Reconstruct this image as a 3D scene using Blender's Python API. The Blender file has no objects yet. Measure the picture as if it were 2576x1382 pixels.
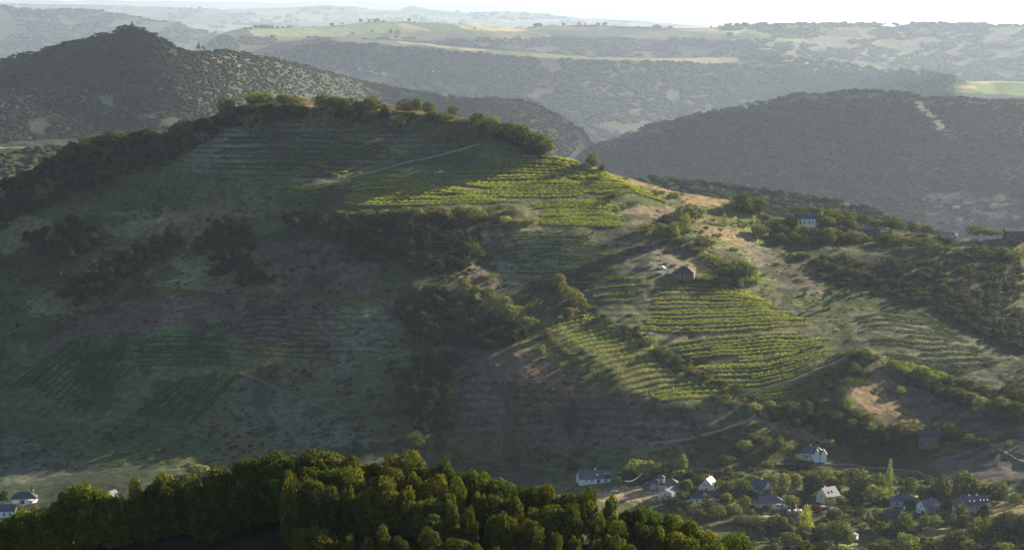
import bpy, math, random
import numpy as np
from mathutils import Vector, Matrix

# ---------------------------------------------------------------- camera, sky, sun, exposure
sc = bpy.context.scene
COL = bpy.context.scene.collection
random.seed(7)
RNG = np.random.default_rng(11)
F = 6057.0; PW, PH = 2575.0, 1382.0; YH = 30.0; CZ = 300.0
PITCH = math.atan((PH/2 - YH)/F)
cam_d = bpy.data.cameras.new('camera'); cam = bpy.data.objects.new('camera', cam_d); COL.objects.link(cam)
cam.location = (0, 0, CZ); cam.rotation_euler = (math.pi/2 - PITCH, 0, 0)
cam_d.sensor_width = 36; cam_d.lens = 36*F/PW; cam_d.clip_start = 1; cam_d.clip_end = 150000
sc.camera = cam
SUN_AZ, SUN_EL = math.radians(54), math.radians(19)
SV = np.array([math.sin(SUN_AZ)*math.cos(SUN_EL), math.cos(SUN_AZ)*math.cos(SUN_EL), math.sin(SUN_EL)])
w = bpy.data.worlds.new('World'); sc.world = w; w.use_nodes = True
nt = w.node_tree; nt.nodes.clear()
sky = nt.nodes.new('ShaderNodeTexSky'); sky.sky_type = 'NISHITA'; sky.sun_disc = False
sky.sun_elevation = SUN_EL; sky.sun_rotation = SUN_AZ; sky.air_density = 0.8; sky.dust_density = 1.2; sky.ozone_density = 1.5; sky.altitude = 400
bg = nt.nodes.new('ShaderNodeBackground'); bg.inputs['Strength'].default_value = 0.05
wo = nt.nodes.new('ShaderNodeOutputWorld')
nt.links.new(sky.outputs[0], bg.inputs['Color']); nt.links.new(bg.outputs[0], wo.inputs['Surface'])
sun_d = bpy.data.lights.new('sun', 'SUN'); sun = bpy.data.objects.new('sun', sun_d); COL.objects.link(sun)
sun_d.energy = 5.0; sun_d.angle = math.radians(0.6); sun_d.color = (1.0, 0.86, 0.63)
sun.rotation_euler = Vector((-SV[0], -SV[1], -SV[2])).to_track_quat('-Z', 'Y').to_euler()
sc.view_settings.view_transform = 'Standard'; sc.view_settings.look = 'None'
sc.view_settings.exposure = 1.75; sc.view_settings.gamma = 1.0; sc.view_settings.use_curve_mapping = False
HAZE = 1/50000.0; HAZE_G = 0.45
sc.cycles.max_bounces = 6; sc.cycles.diffuse_bounces = 2; sc.cycles.glossy_bounces = 1
sc.cycles.transmission_bounces = 3; sc.cycles.volume_bounces = 0; sc.cycles.transparent_max_bounces = 6
sc.cycles.use_denoising = True
try: sc.cycles.denoiser = 'OPENIMAGEDENOISE'
except Exception: pass
sc.cycles.use_adaptive_sampling = False

# ---------------------------------------------------------------- helpers
def rays(x, y):
    """unit-horizontal viewing rays through photo points"""
    dx = (np.asarray(x, float)-PW/2)/F; dy = -(np.asarray(y, float)-PH/2)/F
    cp, sp = math.cos(PITCH), math.sin(PITCH)
    X = dx; Y = cp + dy*sp; Z = -sp + dy*cp
    h = np.sqrt(X*X+Y*Y)
    return np.stack([X/h, Y/h, Z/h], -1)
def lat(ix, iy, seed):
    n = (ix*374761393 + iy*668265263 + seed*2147483647 + 12345) & 0xffffffff
    n = ((n ^ (n >> 13))*1274126177) & 0xffffffff
    n = (n ^ (n >> 16)) & 0xffffffff
    return (n % 100003)/100003.0*2-1
def vnoise(x, y, s, seed=0):
    x = np.asarray(x, float)/s; y = np.asarray(y, float)/s
    ix = np.floor(x).astype(np.int64); iy = np.floor(y).astype(np.int64)
    fx = x-ix; fy = y-iy; fx = fx*fx*(3-2*fx); fy = fy*fy*(3-2*fy)
    a = lat(ix, iy, seed); b = lat(ix+1, iy, seed); c = lat(ix, iy+1, seed); d = lat(ix+1, iy+1, seed)
    return (a*(1-fx)+b*fx)*(1-fy) + (c*(1-fx)+d*fx)*fy
def fbm(x, y, s, octs=4, seed=0, g=0.5):
    r = 0; a = 1
    for k in range(octs):
        r = r + a*vnoise(x+17.3*k, y-9.1*k, s/2**k, seed+k); a *= g
    return r
def inpoly(px, py, poly):
    px = np.asarray(px); py = np.asarray(py); r = np.zeros(px.shape, bool); n = len(poly)
    for i in range(n):
        x1, y1 = poly[i]; x2, y2 = poly[(i+1) % n]
        if y1 == y2: continue
        c = ((y1 > py) != (y2 > py)) & (px < (x2-x1)*(py-y1)/(y2-y1)+x1)
        r ^= c
    return r
def tps(ctrl):
    p = np.array([(a/300, b/300) for a, b, _ in ctrl]); v = np.array([c for _, _, c in ctrl], float); n = len(p)
    def U(d2): return 0.5*d2*np.log(d2+1e-9)
    K = U(((p[:, None]-p[None])**2).sum(-1)) + np.eye(n)*0.02
    A = np.zeros((n+3, n+3)); A[:n, :n] = K; A[:n, n] = 1; A[:n, n+1:] = p; A[n, :n] = 1; A[n+1:, :n] = p.T
    c = np.linalg.solve(A, np.concatenate([v, [0, 0, 0]]))
    def f(x, y):
        x = np.asarray(x, float)/300; y = np.asarray(y, float)/300
        r = c[n]+c[n+1]*x+c[n+2]*y
        for i in range(n): r = r + c[i]*U((x-p[i, 0])**2+(y-p[i, 1])**2)
        return r
    return f
def pl(pts):
    xs = [a for a, b in pts]; ys = [b for a, b in pts]
    return lambda x: np.interp(x, xs, ys)
def smooth1(a, k):
    ker = np.ones(k)/k; return np.convolve(np.pad(a, (k//2, k//2), 'edge'), ker, 'valid')[:len(a)]
def mesh_np(name, verts, faces, mats=(), cols=None, fcols=None, smooth=False, matidx=None):
    """verts (n,3), faces (m,k) -> mesh; cols: per-vertex base colour, fcols per-face"""
    me = bpy.data.meshes.new(name); verts = np.asarray(verts, np.float32); faces = np.asarray(faces, np.int32)
    m, k = faces.shape
    me.vertices.add(len(verts)); me.vertices.foreach_set('co', verts.ravel())
    me.loops.add(m*k); me.loops.foreach_set('vertex_index', faces.ravel())
    me.polygons.add(m); me.polygons.foreach_set('loop_start', np.arange(0, m*k, k, dtype=np.int32))
    me.polygons.foreach_set('loop_total', np.full(m, k, np.int32))
    if smooth: me.polygons.foreach_set('use_smooth', np.ones(m, bool))
    if matidx is not None: me.polygons.foreach_set('material_index', np.asarray(matidx, np.int32))
    me.update(calc_edges=True)
    if cols is not None:
        at = me.color_attributes.new('Col', 'FLOAT_COLOR', 'POINT')
        at.data.foreach_set('color', np.concatenate([cols, np.ones((len(cols), 1))], 1).astype(np.float32).ravel())
    if fcols is not None:
        at = me.color_attributes.new('Col', 'FLOAT_COLOR', 'CORNER')
        c = np.repeat(np.concatenate([fcols, np.ones((m, 1))], 1), k, 0)
        at.data.foreach_set('color', c.astype(np.float32).ravel())
    for mt in mats: me.materials.append(mt)
    return me
def obj(name, me, parent=None):
    o = bpy.data.objects.new(name, me); COL.objects.link(o)
    if parent is not None: o.parent = parent
    return o
def tag(o, label=None, cat=None, group=None, kind=None):
    if label: o['label'] = label
    if cat: o['category'] = cat
    if group: o['group'] = group
    if kind: o['kind'] = kind
    return o

# ---------------------------------------------------------------- materials
def new_mat(name):
    m = bpy.data.materials.new(name); m.use_nodes = True; m.node_tree.nodes.clear(); return m, m.node_tree
def N(t, typ, **kw):
    n = t.nodes.new(typ)
    for k, v in kw.items():
        if k in n.inputs: n.inputs[k].default_value = v
        else: setattr(n, k, v)
    return n
def L(t, a, b): t.links.new(a, b)
def mat_ground(name, s1=6.0, s2=0.8, amt=0.55, bump=0.5, bd=0.6):
    m, t = new_mat(name)
    out = N(t, 'ShaderNodeOutputMaterial'); b = N(t, 'ShaderNodeBsdfPrincipled'); b.inputs['Roughness'].default_value = 0.95
    b.inputs['Specular IOR Level'].default_value = 0.1
    at = N(t, 'ShaderNodeAttribute'); at.attribute_name = 'Col'
    tc = N(t, 'ShaderNodeTexCoord')
    n1 = N(t, 'ShaderNodeTexNoise'); n1.inputs['Scale'].default_value = 1/s1; n1.inputs['Detail'].default_value = 5; n1.inputs['Roughness'].default_value = .65
    n2 = N(t, 'ShaderNodeTexNoise'); n2.inputs['Scale'].default_value = 1/s2; n2.inputs['Detail'].default_value = 3
    L(t, tc.outputs['Object'], n1.inputs['Vector']); L(t, tc.outputs['Object'], n2.inputs['Vector'])
    mr = N(t, 'ShaderNodeMapRange'); mr.inputs['From Min'].default_value = .3; mr.inputs['From Max'].default_value = .7
    mr.inputs['To Min'].default_value = 1-amt; mr.inputs['To Max'].default_value = 1+amt
    L(t, n1.outputs['Fac'], mr.inputs['Value'])
    mx = N(t, 'ShaderNodeVectorMath'); mx.operation = 'SCALE'
    L(t, at.outputs['Color'], mx.inputs[0]); L(t, mr.outputs[0], mx.inputs['Scale'])
    L(t, mx.outputs[0], b.inputs['Base Color'])
    if bump:
        bp = N(t, 'ShaderNodeBump'); bp.inputs['Strength'].default_value = bump; bp.inputs['Distance'].default_value = bd
        ad = N(t, 'ShaderNodeMath'); ad.operation = 'ADD'
        L(t, n1.outputs['Fac'], ad.inputs[0]); L(t, n2.outputs['Fac'], ad.inputs[1])
        L(t, ad.outputs[0], bp.inputs['Height']); L(t, bp.outputs[0], b.inputs['Normal'])
    L(t, b.outputs[0], out.inputs['Surface'])
    return m
def mat_leaf(name, trans=0.35, tint=(1, 1, 1)):
    """leaf clumps: base colour = mesh tone x the object's own colour; leaves let some light through"""
    m, t = new_mat(name)
    out = N(t, 'ShaderNodeOutputMaterial'); d = N(t, 'ShaderNodeBsdfDiffuse'); tr = N(t, 'ShaderNodeBsdfTranslucent')
    at = N(t, 'ShaderNodeAttribute'); at.attribute_name = 'Col'; oi = N(t, 'ShaderNodeObjectInfo')
    mx = N(t, 'ShaderNodeVectorMath'); mx.operation = 'MULTIPLY'
    L(t, at.outputs['Color'], mx.inputs[0]); L(t, oi.outputs['Color'], mx.inputs[1])
    m2 = N(t, 'ShaderNodeVectorMath'); m2.operation = 'MULTIPLY'; m2.inputs[1].default_value = (1.5, 1.5, 0.55)
    L(t, mx.outputs[0], d.inputs['Color']); L(t, mx.outputs[0], m2.inputs[0]); L(t, m2.outputs[0], tr.inputs['Color'])
    ms = N(t, 'ShaderNodeMixShader'); ms.inputs[0].default_value = trans
    L(t, d.outputs[0], ms.inputs[1]); L(t, tr.outputs[0], ms.inputs[2]); L(t, ms.outputs[0], out.inputs['Surface'])
    return m
def mat_plain(name, col, rough=.8, spec=.3, noise=0.0, ns=2.0, metallic=0):
    m, t = new_mat(name)
    out = N(t, 'ShaderNodeOutputMaterial'); b = N(t, 'ShaderNodeBsdfPrincipled')
    b.inputs['Roughness'].default_value = rough; b.inputs['Specular IOR Level'].default_value = spec; b.inputs['Metallic'].default_value = metallic
    b.inputs['Base Color'].default_value = (*col, 1)
    tc = N(t, 'ShaderNodeTexCoord'); n1 = N(t, 'ShaderNodeTexNoise'); n1.inputs['Scale'].default_value = ns; n1.inputs['Detail'].default_value = 4
    mr = N(t, 'ShaderNodeMapRange'); mr.inputs['From Min'].default_value = .3; mr.inputs['From Max'].default_value = .7
    mr.inputs['To Min'].default_value = 1-noise; mr.inputs['To Max'].default_value = 1+noise
    vm = N(t, 'ShaderNodeVectorMath'); vm.operation = 'SCALE'; vm.inputs[0].default_value = col
    L(t, tc.outputs['Object'], n1.inputs['Vector']); L(t, n1.outputs['Fac'], mr.inputs['Value'])
    L(t, mr.outputs[0], vm.inputs['Scale']); L(t, vm.outputs[0], b.inputs['Base Color'])
    L(t, b.outputs[0], out.inputs['Surface'])
    return m
HOUSE_KEEP = []
M_GROUND = mat_ground('hillside_ground', 4.0, .7, .6, .7, .9)
M_FAR = mat_ground('distant_ground', 60, 12, .35, 0.6, 6)
M_LEAF = mat_leaf('foliage', .3)
M_LEAFV = mat_leaf('vine_foliage', .45)
M_BARK = mat_plain('bark', (.07, .05, .035), .9, .1, .3, 3)

# ---------------------------------------------------------------- terrain layers
class Layer:
    """a hillside seen from the camera side: rows run from its ridge down to its foot"""
    def __init__(s, name, ytop, ybot, r0, nx, ny, x0=-420, x1=2995, lit=None, lam=2e-4, noise=(0, 0), iters=250, back=((60, 4), (160, 30), (400, 160), (800, 400), (1500, 700), (2500, 1000)), depthpow=1.0):
        s.name = name; s.x0, s.x1, s.nx, s.ny = x0, x1, nx, ny
        s.xs = np.linspace(x0, x1, nx); s.ts = np.linspace(0, 1, ny)**depthpow
        s.dp = depthpow
        s.yt = ytop(s.xs); s.yb = np.maximum(ybot(s.xs), s.yt+5)
        s.X = np.repeat(s.xs[:, None], ny, 1); s.Y = s.yt[:, None] + (s.yb-s.yt)[:, None]*s.ts[None]
        R = r0(s.X, s.Y)
        if lit is not None: R = s.relief(R, lit, lam, iters)
        s.R = R; s.noise = noise; s.back = back
    def relief(s, R, lit, lam, iters):
        """shape spurs and hollows so that the low sun grazes the slopes as it does in the place"""
        st = max(1, int(round(s.nx/430))); sy = max(1, int(round(s.ny/150)))
        X = s.X[::st, ::sy]; Y = s.Y[::st, ::sy]; r0 = R[::st, ::sy]; rho0 = np.log(r0)
        q = rays(X, Y)
        def di(a): return np.gradient(a, axis=0)
        def dj(a): return np.gradient(a, axis=1)
        qi, qj = di(q), dj(q)
        # rows run downhill (j towards the viewer), columns to the right: outward normal = Pj x Pi
        A = np.cross(qj, qi) @ SV; B = np.cross(q, qi) @ SV; Cc = np.cross(qj, q) @ SV
        N0 = np.cross(qj, qi) + dj(rho0)[..., None]*np.cross(q, qi) + di(rho0)[..., None]*np.cross(qj, q)
        nn = np.linalg.norm(N0, axis=-1)+1e-12
        A, B, Cc = A/nn, B/nn, Cc/nn
        tgt, wt = lit(X, Y)
        m, n = X.shape; rho = rho0.copy()
        # least squares by conjugate gradients
        def Dx(a): return np.diff(a, axis=0)
        def Dy(a): return np.diff(a, axis=1)
        def DxT(b): 
            o = np.zeros((m, n)); o[:-1] -= b; o[1:] += b; return o
        def DyT(b):
            o = np.zeros((m, n)); o[:, :-1] -= b; o[:, 1:] += b; return o
        def cellx(a): return a[:-1, :-1]
        def op(a): return (B[:-1, :-1]*Dy(a)[:-1, :] + Cc[:-1, :-1]*Dx(a)[:, :-1])
        def opT(b):
            u = np.zeros((m, n-1)); u[:-1, :] = B[:-1, :-1]*b; v = np.zeros((m-1, n)); v[:, :-1] = Cc[:-1, :-1]*b
            return DyT(u)+DxT(v)
        W = wt[:-1, :-1]; rhs0 = tgt[:-1, :-1]-A[:-1, :-1]
        sc_ = np.mean(B**2)+np.mean(Cc**2); mu = sc_*0.35
        def lap(a):
            o = np.zeros_like(a); o[1:-1] += a[2:]+a[:-2]-2*a[1:-1]; o[:, 1:-1] += a[:, 2:]+a[:, :-2]-2*a[:, 1:-1]; return o
        def lapT(b):
            o = np.zeros_like(b); o[2:] += b[1:-1]; o[:-2] += b[1:-1]; o[1:-1] -= 2*b[1:-1]
            o[:, 2:] += b[:, 1:-1]; o[:, :-2] += b[:, 1:-1]; o[:, 1:-1] -= 2*b[:, 1:-1]; return o
        l2 = lam*sc_
        edge = np.ones((m, n)); edge[:, :2] += 30
        def AtA(a): return opT(W*op(a)) + l2*edge*a + mu*lapT(lap(a))
        d = np.zeros((m, n)); res = opT(W*(rhs0-op(rho0))) - AtA(d)
        p = res.copy(); rs = (res*res).sum()
        for _ in range(iters):
            Ap = AtA(p); al = rs/((p*Ap).sum()+1e-30); d += al*p; res -= al*Ap
            rn = (res*res).sum(); p = res+(rn/(rs+1e-30))*p; rs = rn
        # resample the offset onto the full grid
        gi = np.linspace(0, m-1, s.nx); gj = np.linspace(0, n-1, s.ny)
        i0 = np.minimum(gi.astype(int), m-2); j0 = np.minimum(gj.astype(int), n-2); fi = (gi-i0)[:, None]; fj = (gj-j0)[None]
        D = (d[i0][:, j0]*(1-fi)*(1-fj)+d[i0+1][:, j0]*fi*(1-fj)+d[i0][:, j0+1]*(1-fi)*fj+d[i0+1][:, j0+1]*fi*fj)
        print(s.name, 'relief m:', float((np.exp(D)*R-R).min()), float((np.exp(D)*R-R).max()))
        return R*np.exp(D)
    def dz(s, X, Y):
        a, sc1 = s.noise
        return a*fbm(X, Y, sc1, 4, 5, .55) if a else 0*X
    def r_at(s, x, y):
        x = np.atleast_1d(np.asarray(x, float)); y = np.atleast_1d(np.asarray(y, float))
        gx = np.clip((x-s.x0)/(s.x1-s.x0)*(s.nx-1), 0, s.nx-1.001); i = gx.astype(int); fx = gx-i
        def col(i):
            t = np.clip((y-s.yt[i])/(s.yb[i]-s.yt[i]), 0, 1)**(1/s.dp)*(s.ny-1); t = np.minimum(t, s.ny-1.001); j = t.astype(int); f = t-j
            return s.R[i, j]*(1-f)+s.R[i, j+1]*f
        return col(i)*(1-fx)+col(i+1)*fx
    def P(s, x, y):
        r = s.r_at(x, y); p = rays(np.atleast_1d(x), np.atleast_1d(y))*r[:, None]; p[:, 2] += CZ
        p[:, 2] += s.dz(p[:, 0], p[:, 1]); return p
    def build(s, color, mat, label=None, oname='hill'):
        q = rays(s.X, s.Y); P = q*s.R[..., None]; P[..., 2] += CZ
        P[..., 2] += s.dz(P[..., 0], P[..., 1])
        ridge = P[:, 0]; dirh = q[:, 0].copy(); dirh[:, 2] = 0
        rows = []
        for dist, drop in s.back[::-1]:
            b = ridge + dirh*dist; b[:, 2] = ridge[:, 2]-drop; rows.append(b[:, None])
        nb = len(rows)
        V = np.concatenate(rows+[P], 1); m, n = V.shape[:2]
        idx = np.arange(m*n).reshape(m, n)
        f = np.stack([idx[:-1, :-1], idx[:-1, 1:], idx[1:, 1:], idx[1:, :-1]], -1).reshape(-1, 4)
        C = np.empty((m, n, 3)); C[:, nb:] = color(s.X, s.Y, P); C[:, :nb] = C[:, nb:nb+1]
        me = mesh_np(oname, V.reshape(-1, 3), f, [mat], C.reshape(-1, 3), smooth=True)
        o = obj(oname, me); tag(o, label, None, None, 'structure'); s.ob = o
        return o

def paint(C, X, Y, zones, warp=5.0, seed=3):
    wx = X + warp*fbm(X, Y*1.5, 26, 3, seed); wy = Y + warp*.7*fbm(X, Y*1.5, 26, 3, seed+9)
    for poly, col in zones:
        k = inpoly(wx, wy, poly); C[k] = C[k]*0.0 + np.array(col)
    return C
def litmask(zones, base=-.08, w=1.0, zero=()):
    def f(X, Y):
        wx = X + 7*fbm(X, Y, 40, 2, 31); wy = Y + 5*fbm(X, Y, 40, 2, 37)
        T = np.full(X.shape, base, float); W = np.full(X.shape, w, float)
        for poly, v in zones: T[inpoly(wx, wy, poly)] = v
        for poly, ww in zero: W[inpoly(wx, wy, poly)] = ww
        T = T + .035*fbm(X, Y*1.6, 70, 3, 77)
        return T, W
    return f

# far ranges, from the horizon forward
GREENF = np.array([.055, .065, .03])
def far_color(seed, fields=.35, fs=180):
    def c(X, Y, P):
        x, y = P[..., 0], P[..., 1]
        n = fbm(x, y*.6, fs*4, 4, seed); m2 = vnoise(x, y*.5, fs, seed+50); m3 = vnoise(x*1.3, y*.5, fs*.8, seed+90)
        C = np.empty(X.shape+(3,)); C[:] = GREENF
        k = (n > fields) & (m2 > -.1); C[k] = (.15, .135, .085)
        k = (n > fields-.1) & (m2 <= -.1) & (m3 > 0); C[k] = (.13, .16, .06)
        return C
    return c
L0b = Layer('far_range', pl([(-420, -2), (300, 2), (700, 6), (900, 4), (1130, 9), (1300, 14), (1420, 24), (1560, 36), (1700, 50), (1830, 58), (2100, 62), (2995, 66)]), pl([(-420, 60), (2995, 110)]),
            lambda x, y: 66000-(y-0)*180, 700, 30, noise=(22, 900), back=((400, 30), (2000, 500), (4000, 1400)))
L0b.build(far_color(1), M_FAR, 'palest far range fading into the bright haze at the horizon')
L0a = Layer('far_range2', pl([(-420, 14), (0, 8), (200, 12), (420, 16), (560, 26), (700, 20), (817, 15), (880, 17), (960, 26), (1000, 24), (1038, 15), (1080, 24), (1160, 32), (1300, 30), (1380, 36), (1500, 48), (1700, 60), (1850, 70), (2995, 100)]), pl([(-420, 110), (2995, 160)]),
            lambda x, y: 40000-(y-15)*135, 900, 40, noise=(14, 600), back=((300, 20), (1500, 400), (3000, 1000)))
L0a.build(far_color(2, .2), M_FAR, 'distant rolling upland of pale fields behind the plateau')
L1 = Layer('left_range', pl([(-420, -15), (-100, 0), (0, 12), (35, 21), (104, 27), (156, 22), (242, 25), (294, 31), (346, 42), (415, 52), (467, 66), (519, 78), (560, 92), (650, 110), (800, 140), (2995, 300)]), pl([(-420, 190), (600, 190), (2995, 330)]),
           lambda x, y: 23000-(y-20)*34, 700, 120, noise=(16, 420), lit=litmask([([(-420, 20), (0, 30), (100, 70), (300, 60), (480, 100), (560, 100), (300, 20), (-420, -40)], .12)], -.03), lam=2e-3)
L1.build(lambda X, Y, P: (np.zeros(X.shape+(3,))+np.array([.05, .062, .03])), M_FAR, 'hazy wooded range at upper left behind the chapel hill')

B_TOP = pl([(-420, 200), (380, 190), (490, 126), (518, 109), (539, 94), (567, 81), (588, 75), (622, 68), (743, 67), (830, 67), (880, 60), (921, 56), (990, 54), (1059, 56), (1128, 59), (1197, 64), (1266, 68), (1318, 71), (1356, 69), (1384, 62), (1422, 65), (1456, 62), (1508, 64), (1612, 68), (1697, 71), (1781, 71), (1824, 64), (1927, 61), (2073, 61), (2182, 61), (2233, 66), (2266, 69), (2310, 63), (2383, 60), (2474, 62), (2575, 62), (2995, 66)])
B_ZL = [([(610, 60), (900, 50), (1350, 66), (1800, 68), (1880, 95), (1700, 92), (1530, 90), (1380, 88), (1210, 82), (1100, 100), (850, 108), (600, 100)], .22),
        ([(1820, 56), (2995, 50), (2995, 200), (2575, 200), (2300, 170), (2100, 130), (1940, 110), (1830, 96)], .16),
        ([(1230, 80), (1310, 88), (1360, 130), (1300, 120)], .12), ([(1500, 88), (1590, 105), (1650, 140), (1590, 136), (1500, 100)], .12),
        ([(560, 84), (640, 86), (650, 108), (600, 104)], .14)]
L2a = Layer('plateau', B_TOP, pl([(-420, 280), (1000, 240), (2995, 260)]), tps([(x, y, r) for x in (-420, 500, 1200, 1900, 2600, 2995) for y, r in ((55, 16200), (90, 15000), (150, 14000), (260, 13000))]),
            1400, 160, lit=litmask(B_ZL, -.18), lam=1e-3, noise=(3, 90))
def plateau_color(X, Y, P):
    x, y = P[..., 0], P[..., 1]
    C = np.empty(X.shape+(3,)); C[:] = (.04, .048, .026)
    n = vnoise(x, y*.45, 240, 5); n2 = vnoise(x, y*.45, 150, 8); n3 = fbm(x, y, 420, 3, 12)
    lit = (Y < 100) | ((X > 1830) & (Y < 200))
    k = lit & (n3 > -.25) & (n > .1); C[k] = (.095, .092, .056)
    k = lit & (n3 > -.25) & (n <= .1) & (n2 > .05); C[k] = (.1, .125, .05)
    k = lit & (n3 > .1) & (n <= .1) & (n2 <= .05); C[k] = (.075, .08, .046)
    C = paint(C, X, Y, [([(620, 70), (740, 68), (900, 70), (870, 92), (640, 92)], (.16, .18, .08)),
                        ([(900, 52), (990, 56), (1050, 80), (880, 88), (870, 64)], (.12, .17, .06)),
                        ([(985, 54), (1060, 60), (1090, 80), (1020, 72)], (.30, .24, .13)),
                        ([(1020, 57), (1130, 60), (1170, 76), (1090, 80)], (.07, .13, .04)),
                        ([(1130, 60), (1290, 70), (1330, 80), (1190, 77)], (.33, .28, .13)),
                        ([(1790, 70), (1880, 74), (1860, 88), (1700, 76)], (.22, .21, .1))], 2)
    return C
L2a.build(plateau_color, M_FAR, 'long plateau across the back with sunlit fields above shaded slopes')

L2B_TOP = pl([(-420, 300), (300, 240), (560, 150), (700, 108), (830, 93), (950, 99), (1060, 108), (1150, 119), (1280, 129), (1420, 139), (1500, 144), (1660, 147), (1840, 144), (2000, 158), (2109, 170), (2182, 182), (2300, 188), (2370, 190), (2438, 205), (2575, 205), (2995, 200)])
L2b = Layer('terrace', L2B_TOP, pl([(-420, 430), (2995, 440)]), tps([(x, y, r) for x in (-420, 800, 1500, 2200, 2995) for y, r in ((95, 12700), (150, 12300), (250, 11300), (440, 9700))]+[(2500, 205, 9400), (2400, 240, 8700), (2600, 240, 8700)]),
            1400, 200, lit=litmask([([(800, 88), (1100, 108), (1300, 125), (1500, 140), (1900, 140), (2300, 180), (2995, 195), (2995, 246), (2390, 246), (2300, 210), (2000, 172), (1850, 156), (1500, 150), (1250, 139), (1000, 112), (830, 100)], .16)], -.2), lam=8e-4, noise=(2.5, 80))
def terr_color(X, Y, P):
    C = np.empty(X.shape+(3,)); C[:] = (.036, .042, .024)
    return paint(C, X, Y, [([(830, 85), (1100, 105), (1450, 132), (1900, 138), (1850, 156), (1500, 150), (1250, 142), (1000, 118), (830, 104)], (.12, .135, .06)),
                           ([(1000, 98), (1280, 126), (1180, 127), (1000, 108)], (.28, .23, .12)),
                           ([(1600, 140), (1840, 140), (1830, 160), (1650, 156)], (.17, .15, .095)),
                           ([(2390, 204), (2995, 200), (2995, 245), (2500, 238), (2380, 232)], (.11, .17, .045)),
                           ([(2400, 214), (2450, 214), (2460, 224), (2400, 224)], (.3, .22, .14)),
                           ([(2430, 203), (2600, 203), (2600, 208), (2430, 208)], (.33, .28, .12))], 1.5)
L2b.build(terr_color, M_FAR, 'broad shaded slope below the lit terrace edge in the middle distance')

C_TOP = pl([(-420, 175), (-150, 165), (0, 154), (35, 150), (80, 140), (131, 118), (173, 103), (225, 99), (263, 94), (294, 84), (311, 76), (332, 70), (360, 77), (391, 88), (422, 101), (442, 114), (470, 126), (498, 131), (539, 128), (588, 128), (640, 138), (691, 147), (760, 166), (830, 184), (880, 193), (921, 205), (990, 219), (1059, 233), (1128, 247), (1180, 250), (1232, 245), (1301, 247), (1353, 262), (1387, 281), (1429, 302), (1465, 322), (1490, 360), (1520, 420), (1600, 520), (2995, 700)])
L3 = Layer('chapel_hill', C_TOP, pl([(-420, 460), (1400, 470), (1600, 560), (2995, 740)]),
           tps([(-420, 170, 5197), (0, 155, 4997), (330, 70, 4864), (560, 128, 4864), (900, 200, 6827), (1200, 250, 6534), (1430, 302, 6435), (-420, 450, 3930), (0, 350, 4063), (500, 300, 4265), (900, 330, 6141), (1300, 420, 5849), (2000, 620, 5653), (2995, 700, 5653), (2995, 900, 5264), (200, 230, 4596), (700, 220, 5215)]),
           1300, 220, lit=litmask([([(560, 160), (640, 165), (760, 195), (880, 215), (980, 240), (900, 240), (760, 205), (640, 180)], -.1),
                                   ([(620, 125), (900, 190), (1180, 240), (1350, 250), (1460, 310), (1400, 300), (1300, 258), (1150, 262), (950, 228), (760, 180), (620, 145)], -.02),
                                   ([(80, 190), (150, 188), (225, 205), (220, 216), (150, 200)], .1), ([(380, 78), (450, 112), (480, 124), (450, 126), (400, 100)], .1)], -.24), lam=3e-4, noise=(3, 70))
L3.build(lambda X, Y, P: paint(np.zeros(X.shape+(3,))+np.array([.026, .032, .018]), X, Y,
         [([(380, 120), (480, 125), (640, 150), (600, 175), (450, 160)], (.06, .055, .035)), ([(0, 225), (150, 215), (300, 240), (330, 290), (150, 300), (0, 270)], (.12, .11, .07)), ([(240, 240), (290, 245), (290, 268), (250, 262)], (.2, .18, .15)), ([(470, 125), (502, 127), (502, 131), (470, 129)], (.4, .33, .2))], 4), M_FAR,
         'dark blue shaded hill crowned by the small chapel at left')

R_TOP = pl([(-420, 900), (1100, 520), (1400, 398), (1412, 394), (1474, 370), (1578, 344), (1635, 314), (1708, 298), (1781, 283), (1854, 277), (1927, 261), (1963, 244), (2000, 236), (2073, 233), (2146, 227), (2219, 228), (2292, 237), (2328, 248), (2401, 248), (2575, 250), (2995, 255)])
L4 = Layer('right_hill', R_TOP, pl([(-420, 1000), (1400, 640), (1800, 660), (2995, 700)]),
           tps([(1400, 395, 6338), (1700, 300, 6338), (2000, 232, 6338), (2300, 240, 6278), (2575, 250, 6338), (2995, 255, 6338), (1400, 560, 5230), (1800, 560, 5151), (2200, 560, 5071), (2575, 560, 5030), (2995, 560, 5030), (2250, 400, 5733), (2600, 400, 5693), (1700, 430, 5833), (2400, 650, 4627), (1600, 650, 4627), (2995, 690, 4426), (1000, 700, 5230)]),
           1200, 240, x0=1000, lit=litmask([([(1400, 390), (1635, 305), (2000, 225), (2350, 235), (2340, 262), (2150, 246), (1960, 256), (1780, 290), (1560, 355)], .1),
                                   ([(2285, 250), (2320, 255), (2400, 330), (2400, 352), (2360, 330)], .16), ([(2340, 235), (2995, 240), (2995, 258), (2340, 262)], .12)], -.24), lam=3e-4, noise=(2.5, 60))
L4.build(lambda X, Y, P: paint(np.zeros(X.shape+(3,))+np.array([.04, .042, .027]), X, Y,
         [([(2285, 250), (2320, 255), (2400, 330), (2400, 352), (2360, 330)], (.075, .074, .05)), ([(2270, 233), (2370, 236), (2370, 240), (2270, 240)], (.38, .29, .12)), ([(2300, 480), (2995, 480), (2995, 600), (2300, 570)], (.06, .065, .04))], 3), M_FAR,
         'broad wooded hill at right behind the vineyard ridge')

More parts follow.
